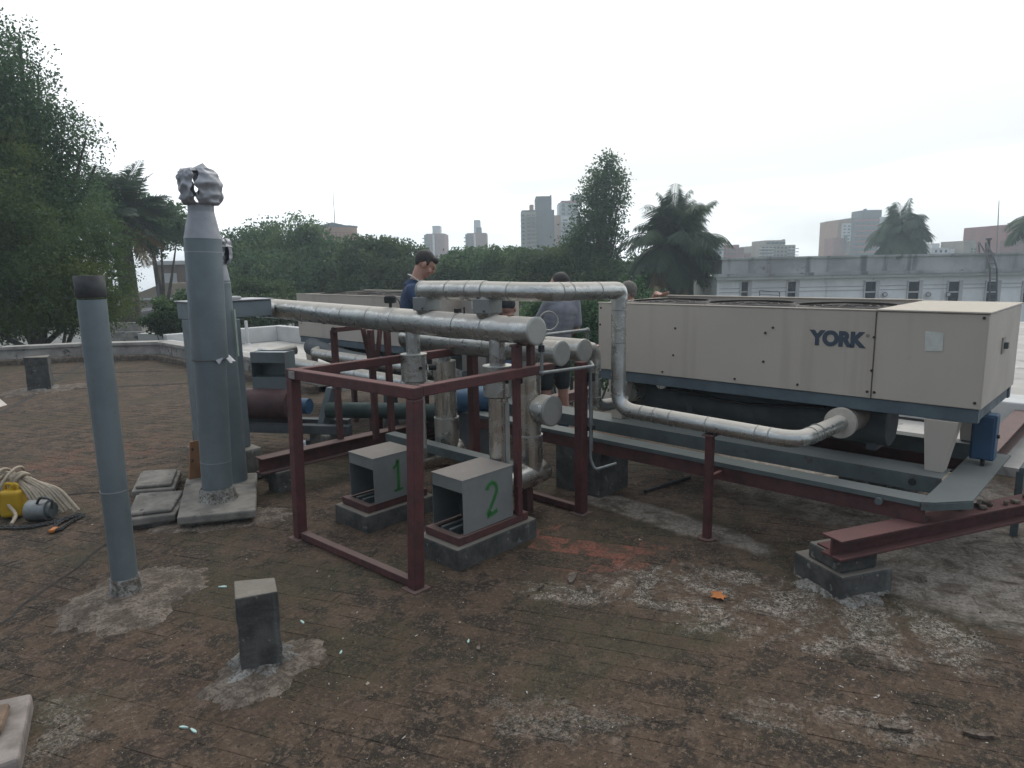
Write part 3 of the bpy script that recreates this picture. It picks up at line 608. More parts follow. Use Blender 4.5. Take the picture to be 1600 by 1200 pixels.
# ------------------------------------------------------------------ clad pipework
def band(p, d, r, parent, m=None, w_=.008):
    d = Vector(d).normalized(); return MB().cyl(Vector(p) - d * w_ / 2, Vector(p) + d * w_ / 2, r + .002, n=28).build('band', m or M_SEAM, parent)
def pipe(parent, pts, r, m, rb=.0, name='pipe', bands=(), n=28, seg=5):
    o = MB().sweep(bent(pts, rb, seg) if rb else pts, r, n).build(name, m, parent)
    for (p, d) in bands: band(p, d, r, o)
    return o
def dish(parent, p, d, r, name='end_cap'):
    d = Vector(d).normalized(); p = Vector(p)
    return MB().sweep([p - d * .012, p, p + d * .003, p + d * .004], [r + .003, r + .003, r - .004, r - .012], 32).build(name, M_CAP, parent)
hd = thing('header_pipe', 'long weathered aluminium-clad header pipe running from the box duct, topmost of the capped headers', 'pipe', (3.05, 2.73, 1.28))
ln = pipe(hd, bent([(3.05, 3.42, 1.36), (3.05, 5.86, 1.40), (2.84, 5.86, 1.425)], .12, 4), .088, M_CLAD, name='jacket', bands=[((3.05, y, 1.36 + .015 * (y - 3.42)), (0, 1, 0)) for y in (4.4, 4.75, 5.1, 5.45)])
pipe(hd, [(3.05, 2.73, 1.36), (3.05, 3.418, 1.36)], .084, M_CLAD, name='jacket', bands=[((3.05, y, 1.36), (0, 1, 0)) for y in (3.15,)]); dish(hd, (3.05, 2.73, 1.36), (0, -1, 0), .084)
MB().sweep([(3.05, 4.10, 1.37), (3.05, 4.25, 1.372)], [.091, .0915], 28).build('sleeve', M_CLAD, hd)
MB().box(3.035, 3.065, 2.93, 2.96, 1.438, 1.449).build('rust_mark', mat('rust', (.20, .09, .04), (.12, .06, .03), 30, .9), hd)
for y, zt in ((3.93, 1.13), (3.07, 1.12)):       # sleeves hanging under the header
    q = thing('riser_pipe', 'clad riser with wide sleeve climbing from the %s hood to the long header' % ('farther' if y > 3.5 else 'nearer'), 'pipe', (3.05, y, .4), 'risers from the hoods')
    MB().cyl((3.05, y, zt - .02), (3.05, y, 1.30), .052, n=24).build('neck', M_CLAD, q)
    MB().sweep([(3.05, y, zt - .19), (3.05, y, zt)], .096, 32).build('sleeve', M_CLAD, q); MB().sweep([(3.05, y, zt + .001), (3.05, y, zt + .006)], [.098, .097], 32).build('lip', M_CAP, q)
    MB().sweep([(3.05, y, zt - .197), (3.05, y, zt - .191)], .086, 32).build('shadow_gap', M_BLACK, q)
    MB().cyl((3.05, y, .38), (3.05, y, zt - .198), .066 if y < 3.5 else .07, n=28).build('jacket', M_CLADV, q)
    MB().box(3.05 - .012, 3.05 + .012, y - .085, y - .068, .44, zt - .23).build('corner_strip', M_CAP, q); MB().cyl((3.05 - .02, y - .094, zt - .09), (3.05 - .02, y - .105, zt - .09), .012, n=12).build('knob', M_BLACK, q)
    MB().sweep([V(3.05 + .085, y - .06, zt - .10), V(3.05 + .13, y - .09, zt - .10)], .022, 14).build('valve_stem', M_BLACK, q)
up = thing('return_pipe', 'upper clad pipe crossing over the headers and dropping in front of the chiller', 'pipe', (3.05, 3.78, 1.53))
pipe(up, [(3.05, 3.80, 1.593), (3.05, 3.16, 1.597)], .064, M_CLAD, name='jacket', bands=[((3.05, y, 1.595), (0, 1, 0)) for y in (3.5, 3.3)]); dish(up, (3.05, 3.80, 1.593), (0, 1, 0), .064)
path = [V(3.05, 3.165, 1.597), V(3.05, 2.71, 1.592), V(3.85, 2.70, 1.572), V(3.85, 2.70, .758), V(3.85, 1.46, .735), V(4.62, 1.46, .715)]
pipe(up, path[:3] + [V(3.85, 2.70, 1.50)], .058, M_CLAD, .13, name='jacket', bands=[((3.05, 2.93, 1.594), (0, 1, 0)), ((3.22, 2.708, 1.588), (1, 0, 0)), ((3.32, 2.707, 1.586), (1, 0, 0)), ((3.6, 2.703, 1.578), (1, 0, 0))], seg=6)
pipe(up, [V(3.85, 2.70, 1.50)] + path[3:], .051, M_CLAD, .13, name='jacket', bands=[((3.85, 2.70, z), (0, 0, 1)) for z in (1.44, 1.22, .86)] + [((3.85, y, .735 + .023 * (y - 1.46) / 1.24), (0, 1, 0)) for y in (2.50, 2.40, 2.28, 2.02, 1.70, 1.62)] + [((x, 1.46, .733), (1, 0, 0)) for x in (4.02, 4.12)], seg=6)
MB().sweep([(4.52, 1.46, .717), (4.56, 1.46, .716), (4.58, 1.46, .716)], [.098, .098, .09], 36).build('flange', mat('pale_insulation', (.50, .46, .40), (.42, .39, .34), 9, .85), up)
for y, lab in ((3.76, 'left'), (3.15, 'right')):
    q = thing('valve_box', 'square galvanised valve box on the header, %s' % ('beside the navy man' if y > 3.5 else 'the one nearer the header end'), 'valve box', (3.05, y, 1.43), 'valve boxes on the header')
    MB().sweep([(3.05, y, 1.40), (3.05, y, 1.452)], [.055, .075], 24).build('throat', M_CLADDARK, q)
    MB().obox((3.05, y, 1.50), (.135, .135, .092), R(6)).build('box', M_HOOD, q, .004); MB().sweep([(3.05, y, 1.546), (3.05, y, 1.585)], [.05, .04], 20).build('neck', M_CAP, q)
    for k in (-.03, .03): MB().obox((2.981, y + k * 1.2, 1.50 + k), (.004, .012, .012), R(6)).build('screw', M_SCREW, q)
MB().box(3.03, 3.07, 3.42, 3.45, 1.447, 1.475).build('tap', M_BLACK, hd); MB().cyl((3.05, 3.37, 1.44), (3.05, 3.37, 1.485), .006, n=8).build('bleed_stem', M_BLACK, hd)
gz = thing('gauge', 'black gauge on a stalk on the long header left of the valve boxes', 'gauge', (3.05, 4.18, 1.45)); MB().cyl((3.05, 4.18, 1.45), (3.05, 4.18, 1.50), .012, n=10).build('stalk', M_BLACK, gz); MB().obox((3.05, 4.18, 1.52), (.06, .085, .055), R(40)).build('housing', M_BLACK, gz, .012); MB().sweep(bent([(3.06, 4.15, 1.53), (3.07, 4.10, 1.52), (3.06, 4.07, 1.455)], .03), .004, 8).build('wire', M_BLACK, gz)
def header(lab, X_, y0, y1, z, r, rz_):
    q = thing('header_pipe', lab, 'pipe', (X_, y0, z - r)); pipe(q, [(X_, y0, z), (X_, y1, z + .004)], r, M_CLADDARK, name='jacket', bands=[((X_, y0 + .35 * k, z), (0, 1, 0)) for k in range(1, int((y1 - y0) / .35))]); dish(q, (X_, y0, z), (0, -1, 0), r); return q
h2 = header('capped clad header, the middle one of the three round ends', 3.5, 2.91, 4.6, 1.165, .084, 0)
MB().box(3.43, 3.57, 3.1, 3.3, 1.236, 1.262).build('saddle', M_CLAD, h2, .02)
h3 = header('capped clad header, the farthest right of the three round ends', 3.8, 2.95, 4.9, 1.15, .082, 0)
pipe(h3, [(3.84, 3.09, 1.15), (4.1, 3.09, 1.14), (4.1, 3.09, .68), (4.5, 3.09, .66)], .047, M_CLAD, .10, name='branch', bands=[((4.1, 3.09, z), (0, 0, 1)) for z in (1.0, .9, .76)], seg=3)
for y, rr, lab in ((4.12, .098, 'wide clad riser behind hood 1 dropping from the middle header'), (3.22, .096, 'wide clad riser behind hood 2 with capped side branch')):
    q = thing('riser_pipe', lab, 'pipe', (3.5, y, .2), 'wide risers'); MB().cyl((3.5, y, .98), (3.5, y, 1.10), .05, n=20).build('neck', M_CLADDARK, q)
    MB().cyl((3.5, y, .56), (3.5, y, 1.02), rr - .008, n=32).build('jacket', M_CLADV, q); MB().cyl((3.5, y, .26), (3.5, y, .558), rr, n=32).build('jacket', M_CLADV, q); band((3.5, y, .56), (0, 0, 1), rr, q, M_CAP, .01)
    MB().sweep([(3.02, y, .27), (3.5, y, .27), (3.60, y, .30), (3.615, y, .31)], [.088, .102, .115, .105], 28).build('foot_bend', M_CLADV, q); band((3.12, y, .27), (1, 0, 0), .092, q)
    MB().box(3.44, 3.50, y - .03, y + .03, 0, .19).build('foot_post', M_REDDARK, q)
    if y < 3.5: MB().sweep([(3.5, y, .76), (3.5, y - .05, .76), (3.5, y - .12, .76), (3.5, y - .22, .76)], [.05, .06, .105, .105], 32).build('branch', M_CLAD, q); dish(q, (3.5, y - .22, .76), (0, -1, 0), .105)
q = thing('support_beam', 'grey channel beam running between the risers behind hood 2', 'beam', (3.3, 3.3, .36)); MB().box(3.24, 3.34, 3.16, 4.6, .33, .40).build('channel', M_STEELGREY, q, .004); MB().box(3.25, 3.33, 4.3, 4.38, 0, .329).build('leg', M_REDDARK, q); MB().box(3.25, 3.33, 3.3, 3.38, 0, .329).build('leg', M_REDDARK, q)
# small-bore conduit and the hose loop
cn = thing('drain_pipe', 'thin galvanised drain piping hung under the header ends', 'pipe', (3.2, 2.70, 1.0))
MB().sweep(bent([(3.10, 2.74, 1.285), (3.10, 2.74, 1.10), (3.62, 2.74, 1.08), (3.80, 2.90, 1.075)], .02), .011, 12).build('tube', M_PIPEGALV, cn); MB().ball((3.10, 2.74, 1.10), .018, 10, 8).build('elbow', M_PIPEGALV, cn); MB().cyl((3.10, 2.74, 1.23), (3.10, 2.74, 1.27), .02, n=12).build('tap', M_BLACK, cn)
MB().sweep(bent([(3.72, 2.84, 1.075), (3.72, 2.84, .40), (3.72, 2.80, .33), (3.86, 2.72, .36)], .03), .010, 12).build('tube', M_PIPEGALV, cn); MB().sweep(bent([(3.76, 2.86, 1.075), (3.76, 2.86, .45)], .03), .009, 12).build('tube', M_PIPEGALV, cn)
MB().obox((3.74, 2.85, .98), (.05, .03, .06), 0).build('clip', M_BLACK, cn); MB().obox((3.74, 2.85, .62), (.07, .02, .03), 0).build('clip', M_BLACK, cn)
cn2 = thing('sensor_pipe', 'short level galvanised pipe above the header ends', 'pipe', (3.2, 2.78, 1.30)); MB().sweep(bent([(3.13, 2.78, 1.325), (3.78, 2.92, 1.30), (3.80, 2.925, 1.235)], .02), .011, 12).build('tube', M_PIPEGALV, cn2); MB().ball((3.79, 2.922, 1.297), .019, 10, 8).build('elbow', M_PIPEGALV, cn2)
hl = tag(MB().torus((3.24, 2.80, 1.405), (-.6, -.75, .1), .058, .0055, 36, 8).build('hose_loop', M_CAP), 'pale grey hose coiled in a ring on the header end', 'hose loop')

# ------------------------------------------------------------------ chiller
def chiller(root, X0, X1, Y0, Ys, Y1, full=True):
    zb, zt = .885, 1.43
    MB().box(X0, X0 + .02, Ys + .003, Y1, zb, zt).build('side_panel', M_BEIGE, root, .004)
    MB().box(X0 + .02, X1 - .02, Y1 - .02, Y1 - .0005, zb, zt + .004).build('end_panel', M_BEIGE, root, .003); MB().box(X1 - .02, X1, Ys, Y1, zb, zt + .012).build('side_panel', M_BEIGEIN, root, .004)
    MB().box(X0 - .004, X0 + .024, Ys, Y1 + .004, zt + .0005, zt + .010).build('top_rim', M_BEIGE, root, .003); MB().box(X1 - .03, X1 + .004, Ys, Y1 + .004, zt + .0125, zt + .022).build('top_rim', M_BEIGE, root, .003)
    MB().box(X0 + .021, X1 - .021, Ys, Y1 - .021, zt - .075, zt - .06).build('fan_deck', M_BEIGEIN, root)
    n = 3; L = (Y1 - Ys) / n
    for k in range(n):
        c = V((X0 + X1) / 2, Ys + L * (k + .5), zt - .06); rr = min(.42, L * .46); g = MB()
        MB().sweep([c, c + ZZ * .06, c + ZZ * .066], [rr + .03, rr, rr - .01], 36, False).build('fan_ring', M_FAN, root)
        for q in range(1, 7): g.torus(c + ZZ * (.045 + .02 * (1 - q / 6)), ZZ, rr * q / 6.2, .004, 28, 5)
        for q in range(8): a = q * math.pi / 4; g.cyl(c + ZZ * .067, c + V(rr * math.cos(a), rr * math.sin(a), .047), .004, n=5)
        gd = g.build('fan_guard', M_FAN, root); fb = MB()
        for q in range(5): a = q * 2 * math.pi / 5 + k; fb.obox(c + V(.5 * rr * math.cos(a), .5 * rr * math.sin(a), .02), (rr * .8, .13, .008), 0, Matrix.Rotation(a, 3, 'Z') @ Matrix.Rotation(.4, 3, 'X'))
        fb.build('fan', M_UNDER, root)
    MB().box(X0, X1, Y0, Ys, zb, zt).build('control_cabinet', M_BEIGE, root, .006)
    MB().box(X0 - .008, X1 + .008, Y0 - .008, Ys + .004, zt + .0025, zt + .014).build('cabinet_lid', M_BEIGE, root, .004)
    MB().box(X0 + .012, X0 + .07, Y0 + .01, Y1 - .01, zb - .085, zb - .002).build('base_rail', M_BLUEGREY, root, .004); MB().box(X1 - .07, X1 - .012, Y0 + .01, Y1 - .01, zb - .085, zb - .002).build('base_rail', M_BLUEGREY, root, .004)
    for y in (Y0 + .02, Y1 - .09): MB().box(X0 + .071, X1 - .071, y, y + .06, zb - .08, zb - .003).build('cross_rail', M_BLUEGREY, root)
    for y in (Y0 + .10, Y1 - .28):
        for x, s in ((X0 + .005, 1), (X1 - .125, -1)):
            b = .055; m = MB(); t = .18; a0, a1 = y, y + t; c0, c1 = y + .06, y + .06 + .10
            m.add([(x + .02, c0, .475), (x + .11, c0, .475), (x + .11, c1, .475), (x + .02, c1, .475), (x, a0, zb - .087), (x + .12, a0, zb - .087), (x + .12, a1, zb - .087), (x, a1, zb - .087)],
                  [(3, 2, 1, 0), (4, 5, 6, 7), (0, 1, 5, 4), (1, 2, 6, 5), (2, 3, 7, 6), (3, 0, 4, 7)]).build('leg', M_BEIGE, root, .004)
    def scr(px, py):
        r_ = sight(px, py); p = CAMP + r_ * (X0 / r_.x); MB().cyl((X0 - .005, p.y, p.z), (X0 + .001, p.y, p.z), .0085, n=10).build('screw', M_SCREW, root)
    ym = (X0 + X1) / 2
    MB().cyl((ym - .15, Y0 + .55, .66), (ym - .15, Y1 - .12, .66), .155, n=28).build('evaporator_shell', M_UNDER, root)
    for y in (Y0 + .9, Y0 + 1.55): MB().cyl((ym + .25, y, .50), (ym + .25, y, .78), .11, n=20).build('compressor', M_UNDER, root); 
    MB().box(ym - .30, ym - .02, Y1 - .75, Y1 - .70, .48, .80).build('tube_plate', M_UNDER, root); MB().box(X0 + .32, X1 - .3, Y0 + .62, Y0 + .68, .47, .80).build('support_plate', M_UNDER, root)
    MB().sweep(bent([(X0 + .15, Y0 + .9, .76), (X0 + .18, Y0 + 1.5, .70), (X0 + .16, Y0 + 2.2, .76)], .2), .012, 10).build('cable', M_BLACK, root)
    return scr
c1 = thing('chiller', 'large beige rooftop chiller with navy maker lettering on its side, on grey beams at right', 'chiller', (4.6, .73, .47), 'rooftop chillers')
scr = chiller(c1, 4.6, 5.68, .73, 1.31, 3.43)
for p in ((939, 481), (938, 507), (1055, 513), (1052, 555), (1035, 581), (1196, 520), (1193, 565), (1148, 592), (1246, 601), (1366, 527), (1362, 579), (1355, 612), (1366, 613), (1208, 512), (1523, 630), (1538, 497)): scr(*p)
MB().box(4.5965, 4.5985, 1.308, 1.3125, .89, 1.428).build('panel_joint', M_SCREW, c1)
FM = Matrix(((0, 0, -1, 4.5985), (-1, 0, 0, 1.535), (0, 1, 0, 1.243), (0, 0, 0, 1)))
glyph('YORK', .118, FM @ Matrix.Diagonal((1.0, 1.06, 1, 1)), M_NAVY, c1, .0075, .001, 'lettering')
MB().torus((4.598, 1.352, 1.277), (1, 0, 0), .008, .0016, 16, 6).build('registered_mark', M_NAVY, c1)
MB().add([(4.5985, 1.04, 1.323), (4.5985, .945, 1.317), (4.5985, .943, 1.21), (4.5985, 1.035, 1.205)], [(0, 1, 2, 3)]).build('paper_label', M_LABELW, c1).modifiers.new('s', 'SOLIDIFY').thickness = .001
MB().box(5.06, 5.16, .722, .7296, 1.16, 1.26).build('latch_recess', M_BEIGEIN, c1); MB().box(5.09, 5.13, .700, .7215, 1.19, 1.23).build('latch', M_STEELGREY, c1, .004)
MB().cyl((4.7, 3.2, .70), (4.95, 3.2, .68), .085, n=24).build('inlet_stub', M_CLADDARK, c1); MB().cyl((4.72, 2.9, .80), (4.9, 2.9, .80), .05, n=18).build('inlet_stub', M_CLAD, c1); MB().cyl((4.64, 1.46, .714), (5.0, 1.46, .70), .085, n=24).build('inlet_stub', M_DUSTYBEIGE, c1)
c2 = thing('chiller', 'second beige rooftop chiller half hidden behind the pipes at left', 'chiller', (4.6, 5.3, .47), 'rooftop chillers')
scr2 = chiller(c2, 4.6, 5.68, 5.35, 5.93, 8.37)
for p in ((471, 505), (470, 526), (521, 511), (515, 531), (562, 535), (604, 539)): scr2(*p)
pn = thing('control_panel', 'beige electrical cabinet with white notices behind the headers', 'cabinet', (4.85, 5.1, 0)); MB().box(4.72, 5.1, 4.92, 5.28, .5, 1.50).build('box', M_BEIGEIN, pn, .01); MB().box(4.716, 4.7195, 5.03, 5.10, 1.33, 1.46).build('notice', M_LABELW, pn); MB().box(4.80, 5.05, 4.95, 5.2, .0, .4995).build('stand', M_UNDER, pn)
# steel under the chillers
def bm(name, label, fn, m, loc, group='support beams'):
    q = thing(name, label, 'beam', loc, group); mb = MB(); fn(mb); mb.build('section', m, q, .002); return q
g1 = thing('support_frame', 'grey channel frame in front of and under the lettered chiller', 'steel frame', (4.0, .7, .38))
MB().prism([(4.0, .86), (4.04, .80), (4.20, .66), (5.35, .66), (5.35, .86), (4.14, .86)], .462, .47).build('end_plate', M_STEELGREY, g1); MB().prism([(4.0, .855), (4.04, .795), (4.2, .655), (4.205, .665), (4.05, .80), (4.01, .86)], .425, .4618).build('plate_edge', M_STEELGREY, g1)
MB().box(4.0, 4.14, .861, 5.0, .462, .47).build('top_flange', M_STEELGREY, g1); MB().box(4.0, 4.008, .861, 5.0, .442, .4618).build('web', M_STEELGREY, g1)
MB().box(4.50, 4.508, .87, 4.9, .375, .4738).build('inner_web', M_STEELGREY, g1); MB().box(4.50, 4.75, .87, 4.9, .474, .4745).build('inner_flange', M_STEELGREY, g1); MB().cyl((4.497, 1.02, .425), (4.4995, 1.02, .425), .022, n=16).build('web_hole', M_BLACK, g1)
MB().box(5.5, 5.62, .87, 3.55, .36, .47).build('inner_channel', M_STEELGREY, g1)
MB().cyl((3.985, 1.06, .43), (3.999, 1.06, .43), .02, n=14).build('lifting_eye', M_STEELGREY, g1)
bm('red_beam', 'dark red beam along the front under the grey chiller frame', lambda m: (m.box(4.02, 4.032, .84, 5.2, .346, .4418), m.box(4.032, 4.14, .84, 5.2, .346, .357), m.box(4.032, 4.14, .84, 5.2, .431, .4418)), M_REDDARK, (4.07, .82, .365))
bm('red_beam', 'dark red beam along the back under the chiller', lambda m: m.ibeam((5.56, .82, .25), 'Y', 2.75, .108, .12), M_REDDARK, (5.56, .82, .363))
bm('red_beam', 'long red I-beam resting on the stepped concrete pier at right', lambda m: (m.ibeam((0, 0, .235), 'X', 4.2, .11, .13, .012, .012), [v.__setitem__(slice(None), (Matrix.Rotation(R(-25.5), 3, 'Z') @ v + V(3.52, 1.14, 0))[:]) for v in m.v]), M_RED, (3.5, 1.13, .235))
bm('red_beam', 'red I-beam crossing under the chillers where the men stand', lambda m: m.ibeam((3.9, 5.2, .10), 'X', 3.0, .12, .13), M_REDDARK, (3.9, 5.2, .10))
bm('red_beam', 'low dark red beam behind the cage carrying the pipe portal', lambda m: m.ibeam((2.35, 5.05, .17), 'X', 2.4, .13, .12), M_REDDARK, (2.4, 5.05, .17))
bm('red_beam', 'raised dark red beam crossing at the right edge behind the blue box', lambda m: m.ibeam((5.75, .92, .16), 'X', 4.0, .13, .15), M_REDDARK, (5.75, .92, .16))
for x in (2.55, 4.4):
    q = thing('pad_block', 'small dark block under the low red beam, %s' % ('nearer the flue' if x < 3 else 'nearer the chiller'), 'block', (x, 5.05, 0), 'pad blocks'); MB().box(x - .1, x + .1, 4.97, 5.13, -.02, .1695).build('block', M_DARKCONC, q, .012)
q = thing('pad_block', 'broad black-stained concrete block under the chiller frame left of the thin red post', 'block', (4.2, 3.2, 0)); MB().box(4.02, 4.40, 2.98, 3.42, -.02, .364).build('block', M_DARKCONC, q, .015)
q = thing('pad_block', 'dark concrete block under the far end of the chiller beams', 'block', (5.56, 1.0, 0)); MB().box(5.3, 5.8, 1.25, 1.7, -.02, .249).build('block', M_DARKCONC, q, .015); 
q = thing('pad_block', 'dark concrete block under the crossing beam in the gap', 'block', (4.2, 5.2, 0)); MB().box(4.0, 4.3, 5.1, 5.35, -.02, .099).build('block', M_DARKCONC, q, .015)
pr = thing('pier', 'stepped black-stained concrete pier under the red I-beam', 'pier', (3.78, 1.17, 0)); rz_ = R(-28)
MB().obox((3.775, 1.16, .06), (.34, .36, .15), rz_).build('lower_block', M_DARKCONC, pr, .014); MB().obox((3.735, 1.15, .18), (.24, .24, .088), rz_).build('upper_block', M_DARKCONC, pr, .012); MB().obox((3.72, 1.12, .2295), (.22, .20, .010), rz_).build('bearing_plate', M_RED, pr)
lump_disc((3.77, 1.15), .27, .27, .035, 0, 44, ragged=.25).build('mortar_skirt', M_GREYMORTAR, pr)
ps = thing('pipe_support', 'thin red post with small side bracket holding the low chiller pipe', 'post', (3.79, 1.99, 0), 'red pipe supports'); MB().box(3.815, 3.86, 1.975, 2.02, 0, .68).build('post', M_RED, ps, .003); MB().box(3.80, 3.875, 1.96, 2.035, .681, .69).build('saddle', M_REDDARK, ps); MB().box(3.861, 4.0, 1.985, 2.01, .395, .42).build('bracket', M_RED, ps); MB().cyl((3.84, 2.0, -.002), (3.84, 2.0, .012), .06, n=10).build('foot', M_REDDARK, ps)
bb = thing('electrical_box', 'blue enamel electrical box hanging at the end of the lettered chiller', 'electrical box', (4.95, .70, .5)); MB().box(4.985, 5.09, .70, .83, .50, .79).build('box', M_BLUE, bb, .008); MB().box(4.972, 4.9845, .71, .82, .51, .78).build('door', M_BLUE, bb, .006); MB().cyl((5.04, .688, .65), (5.04, .6995, .65), .012, n=10).build('lock', M_BLACK, bb)
MB().sweep(bent([(5.0, .76, .52), (4.99, .755, .49), (4.95, .75, .478)], .01), .012, 10).build('cable', M_BLACK, bb); MB().box(5.0, 5.03, .75, .80, .79, .80).build('hanger', M_UNDER, bb); MB().box(5.05, 5.08, .75, .80, .79, .80).build('hanger', M_UNDER, bb)
q = thing('step_frame', 'small grey angle-iron step on the red I-beam at the right edge', 'step', (5.4, .9, .365)); MB().box(5.1, 5.9, .55, .58, .42, .46).build('rail', M_STEELGREY, q); MB().box(5.62, 5.66, .56, .60, 0, .4195).build('leg', M_STEELGREY, q); MB().box(5.15, 5.19, .56, .60, 0, .4195).build('leg', M_STEELGREY, q)
for i in range(9):
    t_ = random.uniform(.9, 1.6); x, y = 3.52 + .903 * t_ + random.uniform(-.03, .03), 1.14 - .43 * t_ + random.uniform(-.03, .03); z = .346
    lab = ['flat', 'pale', 'broken', 'thin', 'small', 'long', 'square', 'dusty', 'chipped'][i]
    tag(MB().obox((x, y, z + .012), (random.uniform(.03, .09), random.uniform(.02, .04), .02), random.uniform(0, 3)).build('rubble', M_MORTAR, None, .004), 'scrap of pale mortar lying on the long red I-beam', 'rubble', 'mortar scraps on the I-beam')

# ------------------------------------------------------------------ portal, blower and pipes in the middle distance
po = thing('pipe_portal', 'dark red portal frame under the long header behind the cage', 'steel frame', (3.1, 4.98, .3))
for px in (532, 588, 613):
    p = onz(px, 686, .3); r_ = sight(px - 3, 515); k = CAMP + r_ * (p.y / r_.y); MB().box(p.x - .022, p.x + .022, p.y - .022, p.y + .022, .302, min(1.27, k.z)).build('post', M_REDDARK, po)
MB().box(3.05, 3.42, 4.97, 5.02, 1.235, 1.272).build('beam', M_REDDARK, po); MB().beam((3.33, 4.87, .9), (3.28, 4.9, 1.25), .03, .03).build('brace', M_REDDARK, po); MB().beam((3.36, 4.85, .9), (3.42, 4.85, 1.25), .03, .03).build('brace', M_REDDARK, po)
bl = thing('blower', 'maroon drum blower with dark open hood behind the flues', 'blower', (3.0, 6.2, .0))
MB().cyl((2.90, 6.42, .48), (3.16, 5.98, .48), .15, n=32).build('drum', M_MAROON, bl); MB().cyl((2.76, 6.62, .48), (2.885, 6.44, .48), .12, n=28).build('motor', M_DUSTYBEIGE, bl); MB().cyl((3.17, 5.96, .47), (3.25, 5.82, .47), .075, n=20).build('motor', M_BLUE, bl)
hv = [(2.95, 6.33), (3.14, 6.02), (3.30, 6.12), (3.11, 6.43)]
MB().prism(hv, .60, .74).build('throat', M_GALV, bl)
m = MB(); a, b, c, d = [Vector(p + (0,)) for p in hv]
for p, q in ((b, c), (c, d), (d, a)): m.add([p + ZZ * .741, q + ZZ * .741, q + ZZ * .98, p + ZZ * .98], [(0, 1, 2, 3)])
m.add([a + ZZ * .88, b + ZZ * .88, b + ZZ * .98, a + ZZ * .98], [(0, 1, 2, 3)]); m.add([a + ZZ * .981, b + ZZ * .981, c + ZZ * .97, d + ZZ * .97], [(0, 1, 2, 3)])
m.build('hood', M_GALV, bl).modifiers.new('s', 'SOLIDIFY').thickness = .006
MB().beam((2.6, 6.72, .26), (3.45, 5.45, .26), .09, .08).build('skid', M_UNDER, bl); MB().beam((2.8, 6.9, .26), (3.6, 5.7, .26), .09, .08).build('skid', M_UNDER, bl)
for p in ((2.7, 6.75), (3.4, 5.72)): MB().box(p[0] - .15, p[0] + .15, p[1] - .15, p[1] + .15, -.02, .219).build('block', M_CONC, bl, .02)
lp = thing('duct_leg', 'dark green slanted sheet duct leaning behind the cage post', 'duct', (3.45, 5.85, 0)); MB().beam((3.42, 5.92, .12), (3.52, 5.80, .62), .12, .10).build('duct', M_GALV, lp); MB().beam((3.3, 6.0, .07), (3.55, 5.78, .07), .12, .08).build('foot', M_UNDER, lp); MB().cyl((3.53, 5.79, .6), (3.54, 5.78, .86), .04, n=14).build('stem', M_BLACK, lp)
for (a, b, r_, lab) in (((4.15, 8.6, .62), (4.15, 4.9, .60), .07, 'pale dusty clad pipe lying level before the second chiller'), ((4.32, 7.6, .74), (4.32, 4.9, .72), .06, 'upper dusty clad pipe beside the second chiller')):
    q = thing('chiller_pipe', lab, 'pipe', b, 'pipes before the second chiller'); MB().sweep(bent([V(*a) + V(.5, 0, .06), a, b], .15), r_, 20).build('jacket', M_CLADDARK, q)
    for k in range(4): y = a[1] + (b[1] - a[1]) * (k + .7) / 4.4; band((a[0], y, a[2] + (b[2] - a[2]) * (k + .7) / 4.4), (0, 1, 0), r_, q)
    for y in (a[1] - .9, b[1] + .5): MB().box(a[0] - .025, a[0] + .025, y - .025, y + .025, 0, a[2] - r_ + .01).build('support', M_REDDARK, q)
q = thing('insulated_pipe', 'fat black insulated pipe under the second chiller', 'pipe', (4.5, 6.2, .5)); MB().sweep(bent([(4.5, 7.9, .78), (4.5, 7.2, .68), (4.5, 5.0, .62)], .3), .11, 20).build('jacket', M_UNDER, q); MB().box(4.44, 4.56, 6.2, 6.3, 0, .56).build('support', M_UNDER, q)
q = thing('insulated_pipe', 'dark green insulated pipe running low behind the cage', 'pipe', (3.75, 5.2, .3)); MB().sweep([(3.4, 5.75, .42), (3.75, 5.25, .42), (4.3, 4.3, .42)], .075, 20).build('jacket', mat('dark_green_lagging', (.045, .07, .065), (.03, .05, .048), 5, .8), q); MB().box(3.72, 3.80, 5.18, 5.26, 0, .36).build('support', M_UNDER, q)
q = thing('drum', 'blue plastic drum lying low behind the risers', 'drum', (3.98, 4.5, 0)); MB().cyl((3.95, 4.62, .56), (4.3, 4.36, .56), .12, n=24).build('body', M_BLUE, q); MB().box(4.0, 4.24, 4.38, 4.58, 0, .45).build('cradle', M_UNDER, q)
q = thing('walkway', 'grey steel walkway plate laid beside the chillers', 'walkway', (4.2, 5.0, 0)); MB().box(4.05, 4.45, 4.75, 6.2, .24, .27).build('plate', M_STEELGREY, q); MB().box(4.1, 4.2, 5.2, 5.3, 0, .239).build('leg', M_REDDARK, q); MB().box(4.1, 4.2, 6.0, 6.1, 0, .239).build('leg', M_REDDARK, q)
bg_ = thing('plastic_sheet', 'crumpled blue-white plastic sheet on the roof behind the cage', 'plastic sheet', (3.5, 6.2, 0)); m = MB(); N = 12; vs = []
for i in range(N):
    for j in range(N): x, y = (i / (N - 1) - .5) * .42, (j / (N - 1) - .5) * .3; vs.append((3.5 + x, 6.15 + y, max(.004, .06 + .10 * mnoise.noise((x * 9, y * 9, 3)) + .05 * mnoise.noise((x * 25, y * 25, 1)) - .6 * (x * x + y * y))))
m.add(vs, [(i * N + j, (i + 1) * N + j, (i + 1) * N + j + 1, i * N + j + 1) for i in range(N - 1) for j in range(N - 1)]).build('sheet', mat('bluish_plastic', (.33, .37, .42), (.18, .21, .25), 22, .4), bg_)

